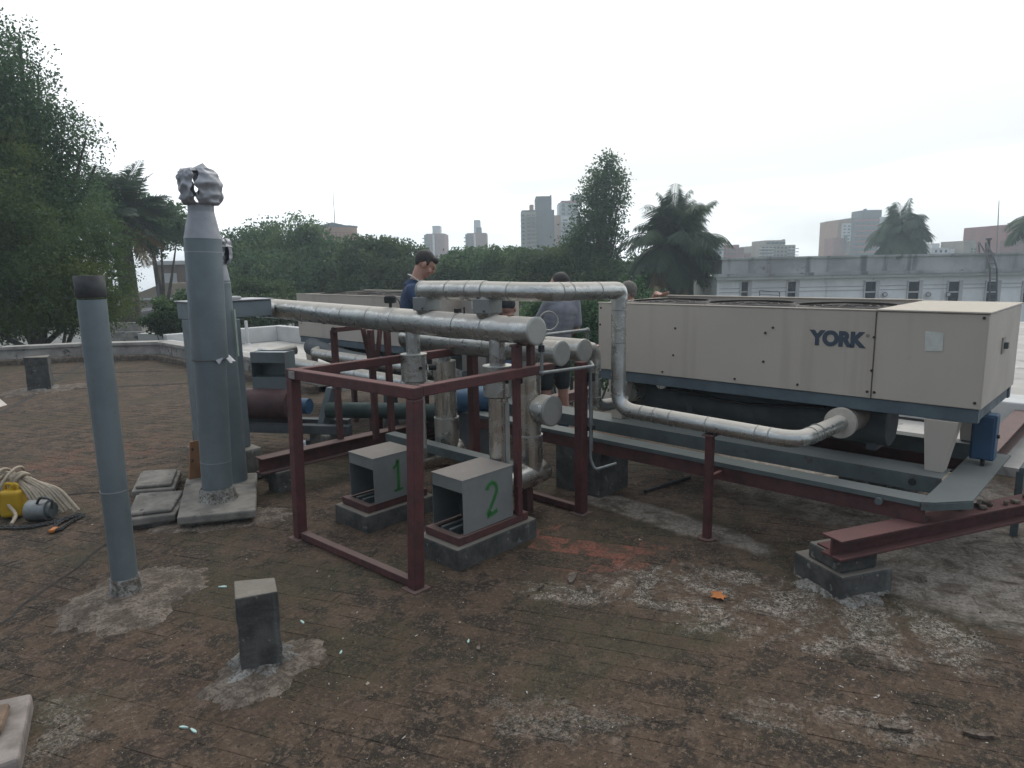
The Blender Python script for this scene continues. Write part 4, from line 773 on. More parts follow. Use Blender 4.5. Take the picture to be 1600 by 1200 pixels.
# ------------------------------------------------------------------ ground far below and the town
GZ = -5.2
def terrain():
    t = NT('town_ground'); return t.done(t.mix(t.map(t.noise(.06, 6), .4, .6), (.055, .065, .035), (.12, .115, .105)), .95)
struct(MB().add([far(0, 0, GZ) + V(295 * math.cos(i * math.pi / 24), 295 * math.sin(i * math.pi / 24), 0) for i in range(48)], [list(range(48))]).build('ground', terrain()))

def leaf_mat(name, a, b, c, tr=.45):
    t = NT(name); k = t.pos.outputs['Random Per Island']; 
    col = t.mix(t.map(k, 0, .75, 0, 1, False), a, b); col = t.mix(t.map(t.noise(.7, 3), .45, .7), col, c)
    t.done(col, .6, 0., None, .3)
    tb = t.n.new('ShaderNodeBsdfTranslucent'); t.l.new(col, tb.inputs[0]); ms = t.n.new('ShaderNodeMixShader'); ms.inputs[0].default_value = tr
    t.l.new(t.b.outputs[0], ms.inputs[1]); t.l.new(tb.outputs[0], ms.inputs[2]); t.l.new(ms.outputs[0], t.out.inputs['Surface']); return t.m
L_NEAR = leaf_mat('leaf_yellowgreen', (.095, .15, .045), (.050, .09, .034), (.15, .195, .042))
L_DARK = leaf_mat('leaf_dark', (.075, .145, .065), (.040, .088, .042), (.11, .18, .07))
L_MID = leaf_mat('leaf_mid', (.10, .18, .08), (.052, .105, .05), (.15, .225, .085))
L_PALE = leaf_mat('leaf_pale', (.09, .145, .062), (.048, .082, .038), (.12, .165, .062))
L_PALM = leaf_mat('palm_leaf', (.07, .11, .068), (.042, .070, .048), (.085, .125, .07), .35)
L_DEAD = leaf_mat('dead_palm_leaf', (.30, .22, .12), (.20, .14, .08), (.26, .18, .09), .15)
M_BARK = mat('bark', (.09, .075, .06), (.05, .042, .035), 12, .95, bump=.6, bscale=20, bdist=.02)
def quads_mesh(name, P, A, B, m, parent):
    "diamond leaves: centres P, half-length vectors A, half-width vectors B"
    n = len(P); vs = np.empty((n, 4, 3)); vs[:, 0] = P - A; vs[:, 1] = P + B; vs[:, 2] = P + A; vs[:, 3] = P - B
    off = np.array(parent_loc(parent)); vs = (vs - off).reshape(-1, 3)
    me = bpy.data.meshes.new(name); me.vertices.add(4 * n); me.vertices.foreach_set('co', vs.ravel()); me.loops.add(4 * n); me.loops.foreach_set('vertex_index', np.arange(4 * n, dtype=np.int32))
    me.polygons.add(n); me.polygons.foreach_set('loop_start', np.arange(0, 4 * n, 4, dtype=np.int32)); me.polygons.foreach_set('loop_total', np.full(n, 4, dtype=np.int32))
    me.materials.append(m); me.update(calc_edges=True); o = bpy.data.objects.new(name, me); COL.objects.link(o); o.parent = parent; return o
def unit(a): return a / np.linalg.norm(a, axis=1)[:, None]
def leaf_cloud(name, parent, blobs, n, leaf, m, seed, sub=26, tight=.17, fill=.35):
    rg = np.random.default_rng(seed); C = []; S = []
    vol = [b[1] * b[1] * b[2] for b in blobs]; tot = sum(v ** .67 for v in vol)
    for (c, rx, rz), v in zip(blobs, vol):
        k = max(6, int(sub * len(blobs) * v ** .67 / tot)); d = unit(rg.normal(size=(k, 3))); rad = np.where(rg.random(k) < fill, rg.uniform(.2, .75, k), rg.uniform(.66, 1.25, k))
        C.append(np.array(c) + d * rad[:, None] * np.array([rx, rx, rz])); S.append(np.full(k, (rx * rx * rz) ** (1 / 3) * tight) * rg.uniform(.6, 1.5, k))
    C = np.vstack(C); S = np.concatenate(S); w_ = S ** 2; idx = rg.choice(len(C), n, p=w_ / w_.sum())
    P = C[idx] + np.clip(rg.normal(size=(n, 3)), -1.5, 1.5) * S[idx][:, None] * np.array([1.15, 1.15, .8])
    A = unit(rg.normal(size=(n, 3)) + np.array([0, 0, -.3])); B = unit(np.cross(A, unit(rg.normal(size=(n, 3)) + np.array([0, 0, .8]))))
    L = leaf * rg.uniform(.6, 1.3, n)
    return quads_mesh(name, P, A * (L / 2)[:, None], B * (L * .26)[:, None], m, parent)
def tree(name, label, d, pb, n, leaf, m, seed, trunk_px=None, group='trees beyond the roof', sub=15, tight=.19, fill=.25, tr=.25, dj=.5):
    "pb: crown lobes sighted as (px, py, half width, half height[, extra distance])"
    rnd = random.Random(seed); bl = []
    for q in pb:
        dd = d + (q[4] if len(q) > 4 else rnd.uniform(-dj, dj) * q[2] / FPX * d * 2); k = dd / FPX; bl.append((at(q[0], q[1], dd), q[2] * k, q[3] * k))
    base = at(trunk_px or sum(q[0] for q in pb) / len(pb), 420, d); base.z = GZ
    o = thing(name, label, 'tree', base, group)
    top = max(bl, key=lambda b: b[0].z)[0]; mid = base.lerp(top, .55); mid.x += rnd.uniform(-.3, .3)
    MB().sweep([base, base.lerp(mid, .5) + V(rnd.uniform(-.2, .2), rnd.uniform(-.2, .2), 0), mid, top], [tr, tr * .85, tr * .6, tr * .12], 10).build('trunk', M_BARK, o)
    lim = MB()
    for c, rx, rz in bl:
        s_ = base.lerp(mid, rnd.uniform(.6, 1)); e = Vector(c); q = s_.lerp(e, .5) - ZZ * rz * .25; lim.sweep([s_, q, e], [tr * .4, tr * .25, tr * .06], 6)
    lim.build('limb', M_BARK, o)
    leaf_cloud('crown', o, bl, n, leaf, m, seed, sub * max(1, len(bl)), tight, fill); return o
# near left trees
tree('broadleaf_tree', 'big dark broadleaf tree towering at the left edge', 19.5, [(5, 110, 50, 65), (45, 180, 60, 55), (-60, 250, 110, 120), (95, 240, 48, 60), (30, 330, 95, 80), (135, 215, 24, 34), (-110, 120, 100, 100), (30, 60, 22, 28), (120, 330, 48, 55), (-60, 420, 110, 100), (60, 110, 22, 24), (150, 260, 20, 30)], 200000, .098, L_DARK, 3, 10, sub=34, tight=.145, fill=.4, tr=.3)
tree('broadleaf_tree', 'lighter yellow-green tree in front of the dark one, behind the slim vent pipe', 17.5, [(40, 430, 65, 60), (115, 430, 62, 62), (155, 375, 42, 42), (20, 340, 50, 58), (180, 415, 26, 48), (80, 480, 85, 36), (-60, 460, 90, 70), (155, 480, 45, 32), (20, 250, 38, 44)], 140000, .078, L_NEAR, 4, 60, sub=30, tight=.15, fill=.4, tr=.2)
tree('broadleaf_tree', 'low rounded tree right of the date palm, behind the crumpled cowl', 32, [(250, 345, 34, 30), (228, 330, 22, 22), (278, 362, 16, 16), (235, 372, 20, 26)], 14000, .20, L_MID, 5)
tree('broadleaf_tree', 'wide mid-green tree left of the round building', 38, [(400, 395, 45, 35), (455, 375, 40, 28), (500, 402, 36, 24), (380, 430, 40, 40), (440, 430, 60, 40), (520, 430, 50, 40), (475, 358, 18, 14), (370, 385, 16, 16)], 56000, .20, L_MID, 6, dj=.3)
tree('broadleaf_tree', 'mid-green tree below the round building, left of the navy man', 36, [(570, 405, 32, 30), (605, 398, 30, 24), (635, 412, 28, 26), (580, 440, 45, 35), (640, 440, 40, 30), (590, 380, 14, 12)], 40000, .20, L_PALE, 7, dj=.3)
tree('broadleaf_tree', 'rounded leafy tree right of the navy man under the small towers', 36, [(710, 418, 28, 22), (745, 412, 35, 20), (790, 410, 34, 20), (760, 435, 60, 32), (820, 430, 40, 30), (718, 396, 10, 9), (772, 390, 12, 9)], 50000, .20, L_MID, 8, dj=.3)
tree('broadleaf_tree', 'brighter leafy tree below the grey tower', 33, [(845, 418, 36, 24), (870, 425, 28, 30), (820, 440, 40, 28), (860, 405, 20, 14), (880, 455, 30, 30)], 30000, .18, L_PALE, 9, dj=.3)
tree('tall_tree', 'tall slim dark tree rising above everything right of the towers', 34, [(949, 256, 17, 18), (930, 268, 12, 10), (963, 276, 17, 15), (939, 288, 24, 16), (970, 300, 12, 14), (925, 310, 22, 13), (956, 318, 22, 16), (903, 326, 12, 7), (930, 340, 27, 16), (968, 340, 13, 10), (915, 362, 24, 14), (949, 364, 22, 15), (975, 368, 10, 9), (898, 384, 22, 18), (932, 396, 27, 19), (968, 392, 12, 10), (894, 412, 29, 26), (930, 425, 32, 24), (900, 445, 48, 33)], 52000, .155, L_DARK, 10, 928, sub=11, tight=.24, fill=.35, tr=.35, dj=.25)
tree('broadleaf_tree', 'shadowy tree mass between the tall tree and the drooping palm', 37, [(985, 440, 40, 36), (960, 455, 40, 30), (1030, 450, 45, 34), (1090, 450, 40, 34), (1010, 415, 22, 18)], 36000, .22, L_DARK, 11, dj=.3)
tree('shrub', 'pale green bush just behind the box duct and long header', 24, [(385, 465, 30, 26), (425, 470, 35, 22), (450, 478, 30, 18), (400, 490, 50, 22), (375, 500, 30, 24)], 26000, .13, L_PALE, 12, group='shrubs', tr=.1)
tree('shrub', 'small bush in front of the stepped house wall at left', 19, [(265, 490, 20, 22), (240, 505, 16, 14), (285, 475, 14, 22), (270, 515, 24, 12)], 10000, .10, L_MID, 13, group='shrubs', tr=.08)
tree('broadleaf_tree', 'dim far tree behind the second chiller at centre', 44, [(540, 455, 60, 34), (620, 455, 60, 34), (470, 455, 50, 32), (700, 455, 60, 30), (780, 458, 60, 30)], 36000, .26, L_DARK, 14)

tree('shrub', 'dense dark green shrub in the gap behind the grey-shirted man', 13.5, [(895, 500, 45, 50), (940, 520, 45, 50), (850, 510, 45, 40), (915, 560, 60, 35), (985, 500, 50, 45)], 28000, .09, L_DARK, 15, group='shrubs', tr=.1)
def palm(name, label, d, px, py, L_px, nf, seed, droop, leaflet, m, trunk_r=.22, up=.6, dead=0, group='palms'):
    rnd = random.Random(seed); c = at(px, py, d); k = d / FPX; base = V(c.x, c.y, GZ); o = thing(name, label, 'palm', base, group)
    MB().sweep([base, base.lerp(c, .5) + V(.1, 0, 0), c], [trunk_r * 1.1, trunk_r, trunk_r * .9], 12).build('trunk', M_BARK, o)
    for grp, cnt, mm in (('fronds', nf, m), ('dead_fronds', dead, L_DEAD)):
        P, A, B = [], [], []; rach = MB()
        for i in range(cnt):
            az = rnd.uniform(0, 2 * math.pi); el = rnd.uniform(-.35, up * 1.5) if grp == 'fronds' else rnd.uniform(-1.2, -.5); L = L_px * k * rnd.uniform(.8, 1.1)
            dr = V(math.cos(az) * math.cos(el), math.sin(az) * math.cos(el), math.sin(el)); p = Vector(c); pts = [p.copy()]; N = 14
            for j in range(N):
                dr = (dr + V(0, 0, -droop * (.4 + j / N) / N * 2)).normalized(); p = p + dr * L / N; pts.append(p.copy())
                side = dr.cross(ZZ); side = side.normalized() if side.length > .01 else V(1, 0, 0); upv = side.cross(dr)
                if j > 1:
                    for q in range(6):
                        pj = p - dr * L / N * q / 6; ll = leaflet * k * math.sin(math.pi * (.12 + .82 * j / N)) * rnd.uniform(.8, 1.15)
                        for sg in (-1, 1):
                            a = (side * sg + dr * .55 + upv * rnd.uniform(-.1, .35) + V(0, 0, -droop * .75)).normalized(); P.append(pj + a * ll / 2); A.append(a * ll / 2); B.append(a.cross(upv).normalized() * ll * .032 + upv * ll * .015)
            rach.sweep(pts, [.035 * (1 - .85 * j / N) * L / 2.2 for j in range(N + 1)], 5)
        if cnt:
            ro_ = rach.build('rachis', mm, o); fo = quads_mesh(grp, np.array(P), np.array(A), np.array(B), mm, o)
    return o
palm('date_palm', 'dark spiky date palm beside the big left tree', 27, 185, 335, 84, 80, 41, .35, 26, L_PALM, .35, .8, 9)
palm('queen_palm', 'plumed drooping palm left of the white building', 31, 1050, 385, 92, 40, 42, 1.25, 34, L_PALM, .2, 1.15, 4)
palm('queen_palm', 'second drooping palm crown leaning right beside the little cupola', 32, 1078, 385, 75, 30, 43, 1.25, 32, L_PALM, .2, 1.1)
palm('queen_palm', 'feathery palm rising behind the white building before the striped tower', 55, 1410, 368, 56, 40, 44, 1.3, 28, L_PALM, .3, 1.1)
palm('queen_palm', 'palm just entering the frame at the far right edge', 40, 1625, 340, 55, 22, 45, 1.1, 24, L_PALM, .25, .7)
q = thing('palm_spathe', 'yellow-orange seed stalk below the drooping palm', 'seed stalk', at(1026, 455, 30)); MB().sweep([at(1026, 472, 30), at(1026, 455, 30), at(1027, 447, 30)], [.16, .15, .10], 10).build('stalk', mat('yellow_bract', (.26, .21, .10), (.20, .15, .07), 4, .8), q)

# ------------------------------------------------------------------ buildings
B_GREY = mat('grey_render', (.085, .085, .092), (.065, .065, .072), .3, .9, bump=0); B_BRICK = mat('far_brick', (.24, .062, .045), (.185, .05, .038), .4, .9, bump=0); B_CREAM = mat('cream_render', (.29, .25, .20), (.22, .19, .155), .3, .9, bump=0)
B_WHITE = mat('pale_render', (.56, .56, .56), (.47, .47, .47), .3, .9, bump=0); B_PINK = mat('red_band', (.30, .06, .06), (.24, .05, .05), .4, .9, bump=0); B_ORANGE = mat('orange_render', (.31, .15, .08), (.26, .13, .07), .3, .9, bump=0); B_GLASS = mat('far_window', (.035, .045, .06), (.025, .032, .042), .5, .3, bump=0); B_ROOF = mat('far_roof', (.13, .13, .14), (.1, .1, .11), .5, .9, bump=0)
class Bld:
    "block seen square-on: px range, top row, distance, depth; local axes r (right), f (away)"
    def __init__(s, name, label, x0, x1, ytop, d, m, depth=None, group='town buildings', cat='building'):
        s.d = d; a, b = at(x0, ytop, d), at(x1, ytop, d); s.r0, s.r1 = a.dot(R2), b.dot(R2); s.zt = (a.z + b.z) / 2; s.dep = depth or (s.r1 - s.r0); s.m = m
        s.o = thing(name, label, cat, far((s.r0 + s.r1) / 2, d, GZ), group); s.blk(s.r0, s.r1, 0, s.dep, GZ, s.zt, m, 'wall')
    def z(s, px, py): return at(px, py, s.d).z
    def r(s, px): return at(px, 400, s.d).dot(R2)
    def blk(s, r0, r1, f0, f1, z0, z1, m, name):
        return MB().prism([far(r0, s.d + f0, 0)[:2], far(r1, s.d + f0, 0)[:2], far(r1, s.d + f1, 0)[:2], far(r0, s.d + f1, 0)[:2]], z0, z1).build(name, m, s.o)
    def pxb(s, x0, x1, y0, y1, f0, f1, m, name): return s.blk(s.r(x0), s.r(x1), f0, f1, s.z((x0 + x1) / 2, y1), s.z((x0 + x1) / 2, y0), m, name)
    def grid(s, x0, x1, y0, y1, nx, ny, wfx=.55, wfy=.5, m=None, name='window', f=-.06):
        for i in range(nx):
            for j in range(ny):
                a = x0 + (x1 - x0) * (i + .5 - wfx / 2) / nx; b = a + (x1 - x0) * wfx / nx; t = y0 + (y1 - y0) * (j + .5 - wfy / 2) / ny; s.pxb(a, b, t, t + (y1 - y0) * wfy / ny, f, .1, m or B_GLASS, name)
b = Bld('apartment_tower', 'tall grey tower with balconies down its left side', 815, 866, 328, 150, B_GREY, 14)
b.pxb(839, 862, 305, 328, 2, 10, B_GREY, 'roof_room'); b.pxb(861.5, 863.5, 303, 330, 2.1, 3, B_GREY, 'chimney'); b.pxb(829, 835, 319, 328, 1, 5, B_ORANGE, 'tank')
b.pxb(814.5, 838, 331, 398, -.35, .0, B_CREAM, 'facade_bay'); b.grid(816, 821, 334, 396, 1, 10, .7, .45, f=-.42); b.grid(823, 838, 334, 396, 2, 10, .75, .5, f=-.42)
for j in range(10): b.pxb(822, 838.5, 338 + j * 6.1, 339.6 + j * 6.1, -1.6, -.36, B_CREAM, 'balcony')
b = Bld('apartment_tower', 'pale blue-white tower with brick flank behind the tall dark tree', 866, 912, 338, 170, B_WHITE, 14)
b.pxb(865, 876, 336.5, 400, -.4, 0, B_ORANGE, 'brick_flank'); b.pxb(874, 905, 316, 338, 1, 8, B_WHITE, 'upper_floors'); b.pxb(878, 912, 313, 316, .5, 9, B_PINK, 'cornice'); b.pxb(896, 912, 303, 313, 2, 8, B_GREY, 'roof_room'); b.grid(878, 910, 341, 398, 3, 9, .7, .45); b.grid(876, 904, 318, 337, 3, 3, .5, .5, f=.9)
for j in range(9): b.pxb(877, 912, 345.5 + j * 6.2, 347 + j * 6.2, -1.2, -.1, B_WHITE, 'balcony')
for x0, x1, yt, tx0, tx1, ty, lab in ((665, 695, 365, 676, 688, 352, 'small brick tower with pale stair head, left of the pair'), (729, 760, 364, 741, 751, 343, 'small brick tower with grey water tank, right of the pair')):
    b = Bld('apartment_tower', lab, x0, x1, yt, 210, B_BRICK, 12, 'brick towers'); b.pxb(x0 - 1, x0 + 6, yt + 2, 402, -.5, 0, B_GREY, 'balcony_stack'); b.pxb(x0 + 12, x0 + 15, yt + 1, 402, -.3, 0, B_WHITE, 'stair_strip'); b.pxb(tx0, tx1, ty, yt, 2, 7, B_WHITE, 'roof_room')
    b.grid(x0 + 0, x0 + 5, yt + 4, 400, 1, 5, .6, .5, f=-.6); b.grid(x0 + 7, x0 + 12, yt + 4, 400, 1, 6, .6, .4)
    for j in range(6): b.pxb(x0 - 3, x0 + 5, yt + 7 + j * 6, yt + 8.5 + j * 6, -1.6, -.5, B_GREY, 'balcony')
    if x0 > 700: b.pxb(x0 + 16, x0 + 24, yt - 9, yt, 1, 4, B_GREY, 'tank'); p = at(746, 343, 210); MB().cyl(at(746, 343, 212), at(746, 332, 212), .05, n=6).build('aerial', B_GREY, b.o)
# round building
d = 115; k = d / FPX; cc = at(526, 400, d + 36 * k); zt = at(526, 354, d).z; ob = thing('round_building', 'round orange-cream building with dark flat roof and rooftop mast', 'building', V(cc.x, cc.y, GZ), 'town buildings'); rr = 34 * k
MB().cyl(V(cc.x, cc.y, GZ), V(cc.x, cc.y, zt), rr, n=48).build('wall', B_ORANGE, ob); MB().cyl(V(cc.x, cc.y, zt), V(cc.x, cc.y, zt + .25), rr * 1.03, n=48).build('roof', B_ROOF, ob)
for j in range(3): MB().cyl(V(cc.x, cc.y, zt - .95 - j * 1.0), V(cc.x, cc.y, zt - .87 - j * 1.0), rr * 1.008, n=48).build('band', B_BRICK, ob)
for j in range(2):
    for i in range(36):
        a = 2 * math.pi * i / 36; p = V(cc.x + rr * math.cos(a), cc.y + rr * math.sin(a), zt - 1.40 - j * 1.0)
        if (p - V(cc.x, cc.y, p.z)).dot(F2) < .25 * rr: MB().obox(p, (.06, .16, .8), a).build('mullion', B_BRICK, ob)
hp = [at(x, 354, d + 30 * k) for x in (506, 535)]; za, zb_ = at(520, 354, d).z, at(520, 349.5, d).z
MB().prism([far(p.dot(R2), d + q * k, 0)[:2] for p, q in ((hp[0], 26), (hp[1], 26), (hp[1], 44), (hp[0], 44))], zt + .2, zb_).build('roof_hut', B_GREY, ob)
r0, r1 = hp[0].dot(R2), hp[1].dot(R2); zr = at(520, 345.5, d).z; MB().add([far(r0 - .2, d + 25 * k, zb_), far(r1 + .2, d + 25 * k, zb_), far(r1 + .2, d + 45 * k, zb_), far(r0 - .2, d + 45 * k, zb_), far((r0 + r1) / 2, d + 25 * k, zr), far((r0 + r1) / 2, d + 45 * k, zr)], [(0, 1, 4), (1, 2, 5, 4), (2, 3, 5), (3, 0, 4, 5), (3, 2, 1, 0)]).build('hut_roof', B_ROOF, ob)
MB().cyl(at(523, 348, d + 34 * k), at(520, 286, d + 34 * k), .07, .03, 6).build('mast', B_GREY, ob); MB().cyl(at(546, 356, d + 34 * k), at(545, 339, d + 34 * k), .035, .02, 6).build('aerial', B_GREY, ob)
# right-hand skyline
b = Bld('church', 'pale church block with a little domed cupola behind the drooping palm', 1083, 1131, 383, 130, B_WHITE, 8); p = at(1092, 383, 133); z0 = p.z; s_ = 133 / FPX
for a, z1, z2, nm in ((7, 0, 10, 'drum'), ): MB().cyl(V(p.x, p.y, z0), V(p.x, p.y, z0 + 10 * s_), 6 * s_, 5 * s_, 14).build('drum', B_WHITE, b.o)
for i in range(8): a = i * math.pi / 4; MB().cyl(V(p.x + 4 * s_ * math.cos(a), p.y + 4 * s_ * math.sin(a), z0 + 10 * s_), V(p.x + 4 * s_ * math.cos(a), p.y + 4 * s_ * math.sin(a), z0 + 22 * s_), .6 * s_, n=6).build('column', B_WHITE, b.o)
MB().lathe(V(p.x, p.y, z0 + 22 * s_), [(5 * s_, 0), (5 * s_, 1.5 * s_), (4.2 * s_, 6 * s_), (2.5 * s_, 9 * s_), (.5 * s_, 10.5 * s_), (.3 * s_, 18 * s_)], 14).build('dome', B_ORANGE, b.o)
b.pxb(1083, 1131, 390, 392, -.2, 0, B_GREY, 'cornice'); b.grid(1085, 1130, 392, 398, 5, 1, .4, .7)
b = Bld('apartment_block', 'low red-brick block at the left end of the white parapet', 1128, 1163, 387, 140, B_BRICK, 10); b.pxb(1136, 1145, 383, 387, 1, 4, B_BRICK, 'roof_room'); b.pxb(1149, 1157, 382, 387, 1, 4, B_BRICK, 'roof_room'); b.grid(1130, 1162, 388, 399, 6, 2, .45, .5)
b.pxb(1168, 1176, 395, 402, 1, 4, B_BRICK, 'annex')
b = Bld('apartment_block', 'cream stepped apartment block with rows of balconies', 1187, 1243, 383, 140, B_CREAM, 12); b.pxb(1198, 1229, 375, 383, 1, 9, B_CREAM, 'upper_floors'); b.pxb(1226.5, 1228.5, 373.5, 376, 1, 2, B_CREAM, 'chimney'); b.grid(1189, 1242, 384, 402, 9, 3, .6, .5); b.grid(1199, 1228, 376, 383, 5, 1, .5, .5, f=.9)
for j in range(3): b.pxb(1186, 1206, 388 + j * 5, 389.2 + j * 5, -1.2, -.1, B_WHITE, 'balcony'); b.pxb(1230, 1244, 388 + j * 5, 389.2 + j * 5, -1.2, -.1, B_WHITE, 'balcony')
b = Bld('apartment_tower', 'slim brick and white tower left of the striped one', 1309, 1330, 344, 160, B_ORANGE, 9); b.pxb(1312, 1326, 349, 377, -.3, 0, B_WHITE, 'white_bay'); b.pxb(1299, 1318, 372, 402, -.6, 4, B_BRICK, 'lower_wing'); b.pxb(1315.5, 1319, 368, 395, -1.0, -.62, B_GLASS, 'stair_slot'); b.pxb(1327, 1333, 350, 400, .2, 6, B_GREY, 'side_wing'); b.grid(1313, 1326, 351, 376, 2, 5, .5, .4, f=-.4)
b = Bld('apartment_tower', 'striped grey and red tower behind the palm', 1331, 1386, 340, 165, B_GREY, 14); b.pxb(1352, 1380, 327, 340, 2, 8, B_GREY, 'roof_room'); b.pxb(1354, 1357, 325, 328, 2.2, 3, B_GREY, 'chimney'); b.pxb(1370, 1384, 339, 395, -.3, 0, B_WHITE, 'white_bay')
for j in range(7): b.pxb(1331, 1370, 343 + j * 8.2, 345.5 + j * 8.2, -.3, 0, B_PINK, 'red_band'); 
b.grid(1333, 1368, 346, 402, 4, 7, .6, .35, f=-.1)
b = Bld('house', 'small pale rooftop room between the palm and the ladder', 1456, 1482, 387, 110, B_WHITE, 6); b.pxb(1461, 1473, 380, 387, 1, 4, B_WHITE, 'upper_room'); b.pxb(1488, 1497, 389, 400, 1, 4, B_WHITE, 'annex'); b.grid(1458, 1481, 389, 396, 3, 1, .4, .6)
b = Bld('house', 'beige rooftop block beside the ladder', 1507, 1526, 376, 110, B_CREAM, 6); b.pxb(1526, 1534, 384, 400, .5, 4, B_BRICK, 'annex'); b.grid(1515, 1525, 387, 396, 2, 2, .5, .5)
b = Bld('apartment_block', 'stepped red-brick block at the right edge of the skyline', 1578, 1640, 350, 120, B_BRICK, 12); b.pxb(1567, 1580, 364, 402, -.4, 6, B_BRICK, 'lower_step'); b.pxb(1555, 1568, 376, 402, -.8, 5, B_BRICK, 'lowest_step'); b.pxb(1582, 1587, 347.5, 351, 1, 2, B_BRICK, 'chimney'); b.grid(1582, 1638, 355, 395, 5, 5, .3, .4)
q = thing('radio_mast', 'thin radio mast against the sky behind the ladder', 'mast', at(1557, 400, 90), 'masts'); MB().cyl(at(1557, 402, 90), at(1561, 313, 90), .09, .04, 6).build('pole', B_GREY, q)
# houses at the left
b = Bld('house', 'brown rendered house with small pale window behind the flues', 240, 360, 413, 45, mat('brown_render', (.23, .165, .14), (.19, .14, .12), .5, .9, bump=0), 8, 'houses at left'); b.pxb(236, 362, 407, 413, -.3, 8.3, B_WHITE, 'roof_slab'); b.pxb(254, 273, 427, 442, -.05, .1, B_WHITE, 'window'); b.pxb(262, 340, 377, 407, 3, 7, B_BRICK, 'upper_room')
st = Bld('house', 'cream house end with sloping stepped wall at left', 253, 268, 443, 36, B_CREAM, 4, 'houses at left'); poly = [(190, 468), (253, 443), (253, 520), (178, 520)]
MB().add([at(x, y, 36 + e) for e in (0, 3) for x, y in poly], [(0, 1, 2, 3), (7, 6, 5, 4), (0, 4, 5, 1), (1, 5, 6, 2), (2, 6, 7, 3), (3, 7, 4, 0)]).build('gable_wall', B_CREAM, st.o); st.pxb(180, 268, 466, 469, -.15, 0, B_WHITE, 'ledge'); st.pxb(182, 268, 487, 490, -.15, 0, B_WHITE, 'ledge')
b = Bld('shed', 'dark flat shed roof just beyond the left parapet', 168, 218, 488, 27, B_ROOF, 4, 'houses at left'); b.pxb(165, 222, 503, 516, -.6, 3, M_PARAPET, 'wall_top'); b.pxb(160, 226, 516, 532, -.9, 3, M_PARAPET, 'lower_wall')
b = Bld('shed', 'pale low roof left of the tall flue beyond the parapet', 215, 290, 521, 24, M_WHITEWALL, 3, 'houses at left')
pw = thing('utility_pole', 'thin utility pole with sagging wires before the cream house', 'pole', V(at(248, 500, 30).x, at(248, 500, 30).y, GZ)); MB().cyl(V(at(248, 500, 30).x, at(248, 500, 30).y, GZ), at(246, 444, 30), .05, n=8).build('pole', B_ROOF, pw)
for j, yy in enumerate((468, 476, 483)): a, b2 = at(150, yy + 12, 30), at(330, yy - 4 + j * 3, 30); MB().sweep([a.lerp(b2, t / 10) - ZZ * .35 * 4 * (t / 10) * (1 - t / 10) for t in range(11)], .012, 5).build('wire', B_ROOF, pw)

# white building at right
wb = Bld('white_building', 'long white building with black-stained parapet and small windows behind the chiller', 1121, 1850, 426, 30, M_BRIGHTWALL, 14, 'town buildings')
M_STAIN = mat('black_stained_render', (.46, .47, .465), (.32, .325, .325), .6, .94, streak=((.14, .145, .145), 1.6, .52, .8), spots=((.17, .17, .17), 1.1, .62), dust=((.45, .45, .44), .6, .95, .6), bump=.3, bscale=6, bdist=.03)
zc0, zc1 = wb.z(1350, 431), wb.z(1350, 426); zp = wb.z(1350, 402)
wb.blk(wb.r0 - .25, wb.r1, -.30, 0, zc0 + .06, zc1 + .06, M_STAIN, 'cornice'); wb.blk(wb.r0 - .12, wb.r1, -.25, -.001, zc0 - .06, zc0 + .0599, M_WHITEWALL, 'cornice_bed'); wb.blk(wb.r0 + .15, wb.r1, -.12, .25, zc1 + .061, zp, M_STAIN, 'parapet'); wb.blk(wb.r0 + .08, wb.r1, -.17, .30, zp + .001, zp + .09, M_STAIN, 'coping'); wb.blk(wb.r0 + .15, wb.r0 + .40, .26, 13, zc1 + .061, zp, M_STAIN, 'parapet')
M_REVEAL = M_WHITEWALL
for x, wd in ((1165, 10), (1239, 12), (1363, 16), (1431, 16), (1494, 16), (1554, 16), (1612, 16), (1670, 16), (1730, 16)):
    y0, y1 = 440, 472; r0, r1 = wb.r(x - wd / 2), wb.r(x + wd / 2); za, zb_ = wb.z(x, y1), wb.z(x, y0)
    wo = wb.blk(r0, r1, -.012, .06, za, zb_, B_GLASS, 'window'); wb.blk(r0 - .07, r0 - .001, -.05, .06, za, zb_ + .05, M_WHITEWALL, 'frame'); wb.blk(r1 + .001, r1 + .16, -.06, .06, za, zb_ + .05, B_WHITE, 'shutter'); wb.blk(r0, r1, -.03, -.0121, (za + zb_) / 2 - .03, (za + zb_) / 2 + .03, B_WHITE, 'glazing_bar')
for yy in (447, 453): za = wb.z(1350, yy); MB().cyl(far(wb.r0 + .1, wb.d - .03, za), far(wb.r1, wb.d - .03, za), .007, n=6).build('cable', B_GREY, wb.o)
for x in (1383, 1451, 1482):
    q = thing('wall_lamp', 'small round bulkhead lamp on the white building, %s' % {1383: 'left of three', 1451: 'middle of three', 1482: 'right of three'}[x], 'lamp', at(x, 460, 29.9), 'bulkhead lamps'); MB().cyl(at(x, 460, 29.95), at(x, 460, 29.82), .10, n=16).build('housing', B_GREY, q); MB().cyl(at(x, 460, 29.82), at(x, 460, 29.80), .075, n=16).build('glass', B_WHITE, q)
q = thing('ac_bracket', 'small metal railing fixed to the white building at left', 'railing', at(1200, 462, 29.5)); a, b2, c, e = at(1187, 462, 29.5), at(1187, 454, 29.5), at(1218, 456, 29.5), at(1218, 464, 29.5)
MB().sweep([a, b2, c, e], .02, 6).build('rail', B_ROOF, q); MB().sweep([a.lerp(b2, .3), e.lerp(c, .3)], .015, 6).build('rail', B_ROOF, q)
la = thing('roof_ladder', 'dark steel ladder hooked over the white building parapet', 'ladder', at(1550, 440, 29)); 
